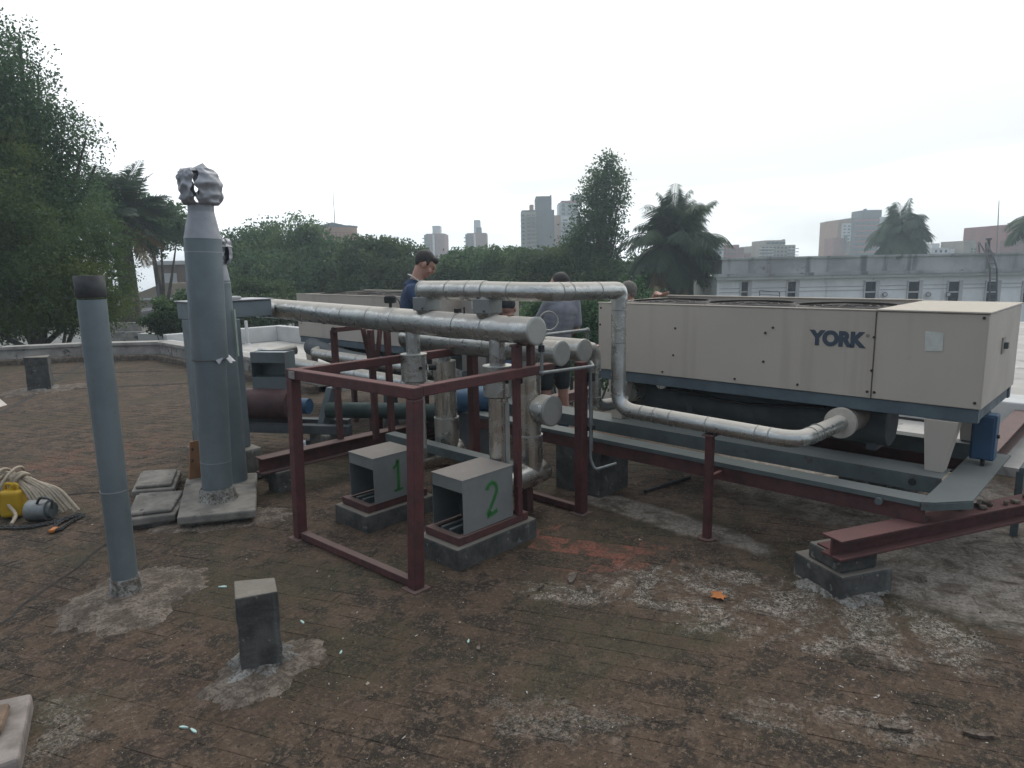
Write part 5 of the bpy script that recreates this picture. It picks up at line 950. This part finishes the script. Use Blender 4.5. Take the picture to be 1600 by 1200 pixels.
for dx in (0, 11): MB().sweep(bent([at(1546 + dx, 470, 29.3), at(1547 + dx, 420, 29.3), at(1541 + dx * .9, 397, 29.6), at(1529 + dx, 377, 30.2), at(1530 + dx, 397, 30.6)], .15), .035, 7).build('stile', B_ROOF, la)
for y in range(412, 470, 8): MB().cyl(at(1546, y, 29.3), at(1557, y, 29.3), .022, n=6).build('rung', B_ROOF, la)
q = thing('vent_stack', 'thin vent stack with cap on the white building roof beside the ladder', 'vent', at(1545, 400, 31)); MB().cyl(at(1545, 402, 31), at(1545, 375, 31), .06, n=8).build('pipe', B_GREY, q); MB().cyl(at(1545, 375, 31), at(1545, 372, 31), .12, n=10).build('cap', B_GREY, q)

# ------------------------------------------------------------------ people
M_SKIN = mat('skin', (.42, .235, .175), (.37, .20, .15), 14, .6, bump=.05); M_SKINRED = mat('ruddy_skin', (.40, .22, .17), (.35, .19, .145), 14, .6, bump=.05); M_HAIR = mat('dark_hair', (.022, .02, .02), (.035, .03, .028), 60, .7); M_HAIRG = mat('greying_hair', (.17, .155, .14), (.10, .09, .08), 60, .8)
C_NAVY = mat('navy_polo', (.030, .055, .115), (.022, .042, .09), 9, .9); C_GREY = mat('grey_tshirt', (.245, .26, .30), (.20, .215, .25), 7, .95); C_SHORT = mat('dark_shorts', (.030, .036, .04), (.022, .026, .03), 9, .95); C_BEIGE = mat('beige_shirt', (.40, .38, .33), (.32, .30, .26), 12, .9); C_BLUE = mat('blue_shoe', (.025, .09, .20), (.02, .07, .16), 10, .7); C_CAP = mat('black_cap', (.022, .026, .032), (.016, .02, .024), 9, .9)
def chain(m, pts, rad):
    for i in range(len(pts) - 1): m.sweep([pts[i], pts[i + 1]], [rad[i], rad[i + 1]], 12)
    for p, r in zip(pts, rad): m.ball(p, r * 1.0, 12, 8)
def flesh(m, name, mt, parent, vox, sm=6):
    o = m.build(name, mt, parent); r = o.modifiers.new('r', 'REMESH'); r.mode = 'VOXEL'; r.voxel_size = vox; r.use_smooth_shade = True
    if sm: k = o.modifiers.new('s', 'SMOOTH'); k.iterations = sm; k.factor = .5
    bpy.context.view_layer.update(); me = bpy.data.meshes.new_from_object(o.evaluated_get(bpy.context.evaluated_depsgraph_get())); o.modifiers.clear(); old = o.data; o.data = me; bpy.data.meshes.remove(old)
    if not me.materials: me.materials.append(mt)
    for p in me.polygons: p.use_smooth = True
    return o
def hand(m, wr, dirv, palm_n, s=1.0, curl=.5, left=True):
    d = Vector(dirv).normalized(); n = Vector(palm_n).normalized(); side = d.cross(n).normalized() * (1 if left else -1)
    M3 = Matrix((d, side, n)).transposed(); c = Vector(wr) + d * .05 * s; m.ball(c, .05 * s, 12, 8, (1, .82, .38), M3)
    for k, (off, L) in enumerate(((-.030, .070), (-.010, .080), (.011, .075), (.030, .058))):
        p = Vector(wr) + d * .088 * s + side * off * s; dd = d.copy(); pts = [p - d * .03 * s, p]
        for q in range(3): dd = (dd - n * curl * (.5 + .25 * q)).normalized(); p = p + dd * L * s / 3; pts.append(p.copy())
        chain(m, pts, [.010 * s, .0095 * s, .009 * s, .0085 * s, .007 * s])
    p = Vector(wr) + d * .035 * s - side * .038 * s; dd = (d * .7 - side * .8).normalized(); pts = [p + side * .015 * s, p, p + dd * .03 * s, p + dd * .03 * s + (dd - n * curl).normalized() * .028 * s]; chain(m, pts, [.012 * s, .012 * s, .0105 * s, .0085 * s])
def person(label, J, mats, group='men working round the chillers', short_sleeve=True, hair='short'):
    skin, shirt, pants, hairm, shoe = mats; base = V(J['pel'].x, J['pel'].y, J['gz']); o = thing('person', label, 'person', base, group)
    f, s_ = J['front'].normalized(), None; up_ = (J['chest'] - J['pel']).normalized(); s_ = up_.cross(f).normalized(); f = s_.cross(up_).normalized()   # s_ = his left
    T3 = Matrix((s_, f, up_)).transposed(); h, hf = J['head'], J['face'].normalized(); hu = J.get('hup', ZZ).normalized(); hs = hu.cross(hf).normalized(); hu = hf.cross(hs).normalized(); H3 = Matrix((hs, hf, hu)).transposed()
    b = MB(); hp = lambda x, y, z: h + H3 @ V(x, y, z)
    b.ball(hp(0, -.012, .028), .092, 18, 12, (.83, 1.05, .98), H3); b.ball(hp(0, .028, -.045), .062, 14, 10, (.92, .98, 1.15), H3); b.ball(hp(0, .062, -.088), .026, 12, 8, (1.2, .9, .8), H3)
    b.ball(hp(0, .098, -.015), .017, 10, 8, (.75, 1.1, 1.4), H3); b.ball(hp(0, .092, .02), .014, 10, 8, (.7, .8, 1.9), H3); b.ball(hp(0, .072, .034), .03, 12, 8, (1.7, .7, .5), H3); b.ball(hp(0, .080, -.055), .017, 10, 8, (1.5, .8, .6), H3)
    for k in (-1, 1): b.ball(hp(.082 * k, -.008, -.008), .028, 10, 8, (.35, .7, 1.15), H3); b.ball(hp(.045 * k, .062, -.028), .028, 10, 8, (1, .8, .9), H3)
    chain(b, [J['chest'] + up_ * .08, J['neck'], h + H3 @ V(0, -.02, -.06)], [.075, .058, .056])
    def torso(m, k): 
        for t, rx, ry, rz_ in ((0, .165, .115, .13), (.15, .160, .113, .14), (.30, .158, .112, .14), (.46, .165, .115, .14), (.62, .173, .117, .14), (.77, .180, .115, .14), (.92, .182, .112, .12)): m.ball(J['pel'].lerp(J['chest'], t), 1, 16, 10, (rx * k, ry * k, rz_ * k), T3)
        for q in ('L', 'R'): m.sweep([J['chest'] + up_ * .02, J['sh' + q]], [.10 * k, .062 * k], 12); m.ball(J['sh' + q], .064 * k, 12, 8)
    torso(b, .93)
    for q in ('L', 'R'):
        chain(b, [J['sh' + q], J['el' + q], J['wr' + q]], [.052, .041, .028]); d = J['wr' + q] - J['el' + q]; hand(b, J['wr' + q], J.get('hd' + q, d), J.get('hn' + q, f * -1), 1, .45, q == 'L')
        chain(b, [J['hip' + q], J['kn' + q], J['kn' + q].lerp(J['an' + q], .35), J['an' + q]], [.082, .058, .058, .038]); chain(b, [J['an' + q] - V(0, 0, .03), J['toe' + q]], [.04, .032])
    flesh(b, 'body', skin, o, .0075, 4)
    t = MB(); torso(t, 1.04); 
    for q in ('L', 'R'): e = J['sh' + q].lerp(J['el' + q], .86 if short_sleeve else 1); chain(t, [J['sh' + q], e], [.069, .064]); 
    if not short_sleeve:
        for q in ('L', 'R'): chain(t, [J['el' + q], J['el' + q].lerp(J['wr' + q], .85)], [.056, .046])
    t.ball(J['pel'] - up_ * .06, 1, 16, 10, (.175, .125, .10), T3); t.sweep([J['chest'] + up_ * .07, J['chest'].lerp(J['neck'], .72) + up_ * .02], [.105, .07], 14); flesh(t, 'shirt', shirt, o, .011, 5)
    p = MB(); p.ball(J['pel'] - up_ * .05, 1, 16, 10, (.172, .125, .13), T3)
    for q in ('L', 'R'): chain(p, [J['hip' + q], J['hip' + q].lerp(J['kn' + q], .97)], [.098, .088])
    flesh(p, 'shorts', pants, o, .012, 5)
    for q in ('L', 'R'):
        k = MB(); d = (J['toe' + q] - J['an' + q]); chain(k, [J['an' + q] - V(0, 0, .01), J['an' + q] - V(0, 0, .045), J['toe' + q]], [.047, .05, .042]); flesh(k, 'shoe', shoe, o, .009, 3)
    if hair == 'cap':
        k = MB(); k.ball(hp(0, -.012, .045), .099, 18, 10, (.86, 1.05, .9), H3); k.ball(hp(0, .09, .055), .07, 14, 8, (.9, .9, .14), H3); flesh(k, 'cap', hairm, o, .008, 3)
    else:
        k = MB(); k.ball(hp(0, -.026, .048), .0955, 18, 12, (.85, 1.0, .94), H3); k.ball(hp(0, -.060, .016), .066, 14, 10, (1.0, .72, .95), H3)
        for e in (-1, 1): k.ball(hp(.07 * e, .012, .025), .024, 10, 8, (.5, .7, 1.2), H3)
        if hair == 'fringe': k.ball(hp(0, .055, .085), .05, 14, 8, (1.25, .9, .7), H3)
        flesh(k, 'hair', hairm, o, .007, 2)
    for e in (-1, 1): MB().ball(hp(.033 * e, .088, .008), .0095, 10, 8, (1.2, .6, .8), H3).build('eye', M_HAIR, o)
    return o, hp
def stand(g, yaw, lean=0., ht=1.7, **kw):
    "joints of an upright figure; yaw is the direction he faces, lean bends the trunk forward"
    f = V(math.sin(yaw), math.cos(yaw), 0); l = V(-f.y, f.x, 0) ; k = ht / 1.75; J = {'gz': g.z, 'front': f}
    pel = g + ZZ * .96 * k; ch = pel + (ZZ * math.cos(lean) + f * math.sin(lean)) * .42 * k; up_ = (ch - pel).normalized()
    J.update(pel=pel, chest=ch, neck=ch + up_ * .17 * k + f * .02, head=ch + up_ * .31 * k + f * (.04 + .05 * math.sin(lean)), face=f)
    for q, e in (('L', 1), ('R', -1)):
        sh = ch + l * .175 * k * e + up_ * .075 * k; J['sh' + q] = sh; J['el' + q] = sh + l * .05 * e - ZZ * .28 * k + f * .02; J['wr' + q] = J['el' + q] - ZZ * .24 * k + f * .06
        J['hip' + q] = pel + l * .09 * e - ZZ * .04; J['kn' + q] = g + l * .10 * e + ZZ * .50 * k + f * .02; J['an' + q] = g + l * .11 * e + ZZ * .085 - f * .02; J['toe' + q] = J['an' + q] + f * .15 - ZZ * .045
    J.update(kw); return J
CAMR = math.atan2(R2.x, R2.y); CAMF = math.atan2(F2.x, F2.y)
# navy polo, bending over the valve boxes
g = at(640, 440, 6.55); g.z = .27; f = V(math.sin(CAMR - R(8)), math.cos(CAMR - R(8)), 0)
J = stand(g, CAMR - R(8), R(13), 1.72); hd_ = at(664, 414, 6.55); J['head'] = hd_; J['face'] = (f - ZZ * .62).normalized(); J['hup'] = (ZZ + f * .55).normalized()
J['neck'] = hd_ - f * .075 - ZZ * .115; J['chest'] = J['neck'] - f * .05 - ZZ * .17
l = V(-f.y, f.x, 0)
for q, e in (('L', 1), ('R', -1)): J['sh' + q] = J['chest'] + l * .18 * e + ZZ * .05; 
wr = at(684, 463, 6.2); J['wrR'] = wr; J['elR'] = J['shR'].lerp(wr, .5) + V(0, 0, -.10) - f * .04; J['hdR'] = f - ZZ * .25; J['hnR'] = -ZZ
J['elL'] = J['shL'] + f * .12 - ZZ * .24; J['wrL'] = J['elL'] + f * .2 - ZZ * .05; J['hdL'] = f; J['hnL'] = -ZZ
po1, hp = person('man in navy polo bending over the valve boxes, seen from the side', J, (M_SKIN, C_NAVY, C_SHORT, M_HAIR, C_BLUE), hair='fringe')
MB().sweep([J['neck'] + l * .06 - f * .05 + ZZ * .02, J['neck'] - f * .085 + ZZ * .03, J['neck'] - l * .075 - f * .035 + ZZ * .005, J['neck'] - l * .07 + f * .02 - ZZ * .04], .006, 8).build('collar_stripe', M_WHITEWALL, po1)
# grey t-shirt, back to us
g = V(5.57, 4.71, .0); yw = CAMF - R(20); f = V(math.sin(yw), math.cos(yw), 0); l = V(-f.y, f.x, 0); J = stand(g + l * .02, yw, R(4), 1.66)
J['face'] = -R2 * .96 + F2 * .28 - ZZ * .1; J['head'] = at(873, 446, 7.25); J['neck'] = J['head'] - ZZ * .15 + R2 * .03; J['shL'] = J['chest'].lerp(J['shL'], .84); J['shR'] = J['chest'].lerp(J['shR'], .84); hx = at(882, 490, 7.2); dv = hx - J['chest']; 
for kx in ('chest', 'shL', 'shR', 'elR', 'wrR'): J[kx] = J[kx] + V(dv.x, dv.y, 0) * .8
J['elL'] = J['shL'] + f * .16 - ZZ * .2 + l * .05; J['wrL'] = J['elL'] + f * .2 - ZZ * .06 - l * .08; J['elR'] = J['shR'] - l * .03 - ZZ * .27 + f * .0; J['wrR'] = J['elR'] - ZZ * .12 + f * .2
person('man in grey t-shirt and dark shorts standing with his back turned', J, (M_SKINRED, C_GREY, C_SHORT, M_HAIR, C_BLUE))
# black cap, stooping
g = at(793, 520, 6.9); g.z = 0; yw = CAMF + R(10); f = V(math.sin(yw), math.cos(yw), 0); l = V(-f.y, f.x, 0); J = stand(g, yw, R(30), 1.62); dz = at(793, 482, 6.95) - J['head']
J['head'] = J['head'] + dz; J['neck'] = J['head'] - ZZ * .15 - f * .02; J['chest'] = J['neck'] - ZZ * .17 - f * .04; J['pel'] = V(J['chest'].x, J['chest'].y, 0) - f * .18 + ZZ * .68
for q, e in (('L', 1), ('R', -1)): J['sh' + q] = J['chest'] + l * .17 * e + ZZ * .06; J['el' + q] = J['sh' + q] + f * .14 - ZZ * .24; J['wr' + q] = J['el' + q] + f * .2; J['hip' + q] = J['pel'] + l * .09 * e - ZZ * .04; J['kn' + q] = V(J['pel'].x, J['pel'].y, .43) + l * .12 * e + f * .28; J['an' + q] = V(J['pel'].x, J['pel'].y, .085) + l * .11 * e + f * .02; J['toe' + q] = J['an' + q] + f * .15 - ZZ * .045
po3, hp = person('crouching man in black cap and navy shirt, mostly hidden by the headers', J, (M_SKINRED, C_NAVY, C_SHORT, C_CAP, C_BLUE), hair='cap'); MB().torus(J['neck'] - ZZ * .035, ZZ + f * .2, .073, .006, 24, 6).build('collar_stripe', C_BLUE, po3)
# man behind the chiller with a hand on its rim
g = at(985, 470, 7.15); g.z = 0; yw = CAMF - R(75); f = V(math.sin(yw), math.cos(yw), 0); l = V(-f.y, f.x, 0); J = stand(g, yw, R(6), 1.6); J['head'] = at(979, 460, 7.15); J['neck'] = J['head'] - ZZ * .15 - f * .04; J['chest'] = J['neck'] - ZZ * .17 - f * .02; J['face'] = -R2 * .85 + F2 * .5 - ZZ * .15
for q, e in (('L', 1), ('R', -1)): J['sh' + q] = J['chest'] + l * .175 * e + ZZ * .06
wr = V(5.63, 3.52, 1.462)
J['wrR'] = wr; J['elR'] = J['shR'].lerp(wr, .5) - ZZ * .14 + V(.08, .08, 0); J['hdR'] = V(-.35, -.9, -.1); J['hnR'] = V(0, 0, -1); J['elL'] = J['shL'] - ZZ * .26 + f * .05; J['wrL'] = J['elL'] + f * .22
po4, hp = person('short-haired man in beige shirt resting a hand on the chiller rim', J, (M_SKINRED, C_BEIGE, C_SHORT, M_HAIRG, C_BLUE)); MB().sweep([hp(-.084, -.01, .012), hp(-.07, .07, .012), hp(-.03, .106, .01), hp(.03, .106, .01), hp(.07, .07, .012), hp(.084, -.01, .012)], .003, 6).build('glasses', M_BLACK, po4)

# ------------------------------------------------------------------ small things on the roof
rp = thing('rope_bundle', 'tied bundle of pale rope at the left edge', 'rope', (.95, 6.15, 0))
def rope(pts, r=.011): MB().sweep(bent(pts, .06, 5), r, 8).build('strand', M_ROPE, rp)
rc = onz(62, 752, .26); 
for i in range(11):
    a = (i - 5) * .022; q0 = V(.98, 6.02, .27) + V(.5, -.5, 0) * a + V(0, 0, random.uniform(-.02, .03)); q1 = V(1.07, 5.84, .20) + V(.55, -.5, 0) * a * 1.5; q2 = V(1.13, 5.72, .03 + .012 * (i % 3)) + V(.6, -.5, 0) * a * 1.6
    rope([V(.85, 6.22, .24 + .01 * i), q0, q1, q2])
for i in range(9):
    c = V(.80 + .015 * i, 6.30 - .03 * i, .18 + .03 * math.sin(i)); MB().torus(c, V(.6, -.5, .4 * math.sin(i * 1.3)), .13 + .012 * (i % 3), .011, 26, 7).build('coil', M_ROPE, rp)
MB().torus(V(.97, 6.03, .26), V(.3, -.6, -.3), .055, .014, 18, 7).build('knot', M_ROPE, rp); MB().torus(V(.985, 6.01, .25), V(.3, -.6, -.3), .057, .014, 18, 7).build('knot', M_ROPE, rp)
rope([V(.74, 6.3, .25), V(.85, 6.02, .16), V(.90, 5.83, .05), V(.84, 5.72, .03)], .012); rope([V(.78, 6.35, .2), V(.92, 6.05, .02), V(.88, 5.85, .02)], .012)
yb = thing('yellow_jerrycan', 'yellow plastic container under the rope bundle', 'container', (.90, 5.98, 0)); MB().obox((.91, 5.98, .11), (.15, .13, .20), R(-30)).build('body', M_YELLOW, yb, .03, 4); MB().cyl((.91, 5.98, .20), (.93, 5.96, .245), .025, n=14).build('spout', M_YELLOW, yb); MB().sweep(bent([V(.88, 6.02, .20), V(.88, 6.02, .25), V(.94, 5.94, .25), V(.94, 5.94, .20)], .02), .012, 8).build('handle', M_YELLOW, yb)
hp_ = thing('hoist', 'grey metal chain hoist lying beside the rope', 'hoist', (1.0, 5.72, 0)); MB().cyl((.97, 5.80, .075), (1.07, 5.70, .075), .075, n=22).build('drum', M_PIPEGALV, hp_); MB().cyl((1.072, 5.698, .075), (1.09, 5.68, .075), .055, n=22).build('cover', M_STEELGREY, hp_); MB().sweep(bent([V(1.0, 5.7, .14), V(1.02, 5.68, .19), V(1.08, 5.62, .17), V(1.07, 5.63, .10)], .03), .009, 8).build('hook', M_CHAIN, hp_)
ch = thing('chain', 'dark steel chain trailing on the roof in front of the rope', 'chain', (1.0, 5.55, 0)); cp = bent([(.78, 5.75, .01), (.9, 5.62, .01), (1.02, 5.58, .01), (1.2, 5.62, .01), (1.27, 5.6, .01), (1.15, 5.5, .01), (1.05, 5.38, .01), (.99, 5.40, .01), (1.1, 5.56, .012), (1.24, 5.63, .012)], .05, 4)
tot = sum((cp[i + 1] - cp[i]).length for i in range(len(cp) - 1)); nl = 60; lk = MB().torus((0, 0, 0), (0, 0, 1), .012, .0035, 12, 6).build('link', M_CHAIN); lm = lk.data; bpy.data.objects.remove(lk)
for i in range(nl):
    t = tot * i / nl; k = 0
    while k < len(cp) - 2 and t > (cp[k + 1] - cp[k]).length: t -= (cp[k + 1] - cp[k]).length; k += 1
    d = (cp[k + 1] - cp[k]).normalized(); p = cp[k] + d * t; e = bpy.data.objects.new('link', lm); COL.objects.link(e); e.parent = ch; e.location = p - Vector(ch.location) + ZZ * .004; e.rotation_euler = (R(90) * (i % 2) * .7, 0, math.atan2(d.y, d.x)); e.scale = (1.5, 1, 1)
tag(MB().obox((1.02, 5.40, .018), (.07, .035, .022), R(50)).build('orange_clip', mat('orange_plastic', (.45, .15, .03), (.38, .12, .025), 20, .6), None, .006), 'small orange clip at the end of the chain', 'clip')
pb_ = thing('paper_sack', 'white paper sack with violet print cut by the left edge', 'sack', onz(0, 680)); c = onz(-6, 684, 0); a_ = [at(-40, 612, 9.0), at(0, 645, 9.0), at(19, 668, 9.0), at(0, 680, 9.0), at(-40, 690, 9.0)]
MB().add([p for p in a_] + [p + F2 * .25 + ZZ * .0 for p in a_], [(0, 1, 2, 3, 4)[::-1], (5, 6, 7, 8, 9)] + [(i, (i + 1) % 5, (i + 1) % 5 + 5, i + 5) for i in range(5)]).build('sack', mat('white_paper', (.60, .56, .50), (.50, .46, .42), 6, .8), pb_, .02); v0, v1 = at(-20, 679, 8.98), at(4, 688, 8.98); MB().obox((v0 + v1) / 2, (.2, .05, .1), -YAW).build('print', mat('violet_print', (.12, .05, .25), (.1, .04, .2), 9, .7), pb_)
# dry leaf
lf = [(0, 0), (.012, .02), (.035, .018), (.028, .032), (.052, .045), (.03, .048), (.034, .075), (.016, .06), (0, .085), (-.014, .06), (-.036, .07), (-.03, .047), (-.05, .04), (-.026, .03), (-.034, .015), (-.01, .02)]
c = onz(1137, 934, 0); rz_ = R(50); vs = []
for x, y in lf: vs.append((c.x + 1.15 * (x * math.cos(rz_) - y * math.sin(rz_)), c.y + 1.15 * (x * math.sin(rz_) + y * math.cos(rz_)), .006 + 5.0 * (x * x) + 2.5 * (y - .04) ** 2 + .01 * abs(math.sin(x * 60))))
vs.append((sum(v[0] for v in vs) / 16, sum(v[1] for v in vs) / 16, .010)); o = MB().add(vs, [(i, (i + 1) % 16, 16) for i in range(16)]).build('dry_leaf', mat('dry_leaf', (.42, .15, .04), (.32, .11, .03), 40, .8)); tag(o, 'curled orange-brown dry leaf on the roof near the pier', 'leaf'); o.modifiers.new('s', 'SOLIDIFY').thickness = .001
# paint flakes and chips
M_MINT = mat('mint_paint_flake', (.42, .60, .55), (.36, .52, .48), 40, .7); M_CHIP = mat('mortar_chip', (.48, .46, .43), (.36, .34, .31), 40, .9)
def flake(x, y, s_, m, name, label, cat, group):
    n = 7; rnd = random.Random(int(x * 977 + y * 131)); vs = []; a0 = rnd.uniform(0, 3)
    for i in range(n):
        a = 2 * math.pi * i / n + rnd.uniform(-.3, .3); r_ = s_ * rnd.uniform(.35, 1); px_, py_ = r_ * 1.7 * math.cos(a), r_ * .6 * math.sin(a); vs.append((x + px_ * math.cos(a0) - py_ * math.sin(a0), y + px_ * math.sin(a0) + py_ * math.cos(a0)))
    tag(MB().prism(vs, .002, .002 + min(.012, s_ * .35)).build(name, m), label, cat, group)
for px, py, s_, lab in ((347, 918, .018, 'mint green paint flake between the mortar pad and the concrete stub'), (288, 1138, .016, 'mint green paint flake, left of two below the concrete stub'), (302, 1143, .017, 'mint green paint flake, right of two below the concrete stub'), (472, 973, .016, 'pale mint flake right of the concrete stub top'), (533, 1020, .012, 'small mint flake right of the stub mortar patch'), (732, 1003, .012, 'small mint flake in the open middle of the roof')):
    c = onz(px, py); flake(c.x, c.y, s_, M_MINT, 'paint_flake', lab, 'paint flake', 'mint paint flakes')
rnd = random.Random(5)
for i in range(70):
    px, py = rnd.uniform(420, 1580), rnd.uniform(880, 1195)
    if i % 3 == 0: px, py = rnd.uniform(1180, 1460), rnd.uniform(1020, 1190)
    c = onz(px, py)
    if 2.45 < c.x < 3.2 and 2.8 < c.y < 4.2 or (c - V(3.8, 1.2, 0)).length < .35: continue
    flake(c.x, c.y, rnd.choice((.003, .004, .005, .007)), M_CHIP, 'mortar_chip', 'tiny pale mortar chip lying loose on the brick roof', 'mortar chip', 'loose mortar chips')
for px, py, s_, lab in ((748, 1014, .020, 'flat grey stone flake in the open middle of the roof'), (1395, 1140, .045, 'tilted pale tile fragment near the lower right'), (1530, 1150, .06, 'long pale tile fragment at the lower right'), (895, 905, .055, 'flat pale lime flake below the bare red bricks'), (845, 918, .03, 'small pale lime flake left of the larger one')):
    c = onz(px, py); flake(c.x, c.y, s_, M_MORTAR, 'tile_fragment', lab, 'fragment', 'flat fragments on the roof')
q = thing('scrap_block', 'low dark scrap block beside the flue slab', 'block', onz(430, 750)); c = onz(430, 748); MB().obox((c.x, c.y, .03), (.12, .28, .07), R(-10)).build('block', M_DARKCONC, q, .01)
q = thing('scrap_bar', 'dark iron bar lying under the chiller frame', 'bar', onz(1010, 765)); MB().beam(onz(1008, 768, .012), onz(1078, 745, .012), .022, .022).build('bar', M_BLACK, q)
q = thing('roof_lining', 'white pvc tube pair lying under the lettered chiller', 'tube', (5.3, 2.5, .37)); MB().cyl((5.05, 2.9, .52), (5.05, 2.55, .52), .016, n=10).build('tube', M_WHITEWALL, q); MB().cyl((5.09, 2.9, .50), (5.09, 2.5, .50), .016, n=10).build('tube', M_WHITEWALL, q)

# ------------------------------------------------------------------ haze
hm = bpy.data.materials.new('haze'); hm.use_nodes = True; ht = hm.node_tree
for n_ in list(ht.nodes):
    if n_.type == 'BSDF_PRINCIPLED': ht.nodes.remove(n_)
pv = ht.nodes.new('ShaderNodeVolumePrincipled'); pv.inputs['Color'].default_value = (.78, .92, 1.0, 1); pv.inputs['Density'].default_value = .0020; pv.inputs['Density Attribute'].default_value = ''; hm.cycles.homogeneous_volume = True; pv.inputs['Anisotropy'].default_value = .5
ht.links.new(pv.outputs[0], ht.nodes['Material Output'].inputs['Volume'])
hz = MB().box(-300, 300, -300, 300, GZ - 1, 24).build('haze', hm); hz['kind'] = 'stuff'
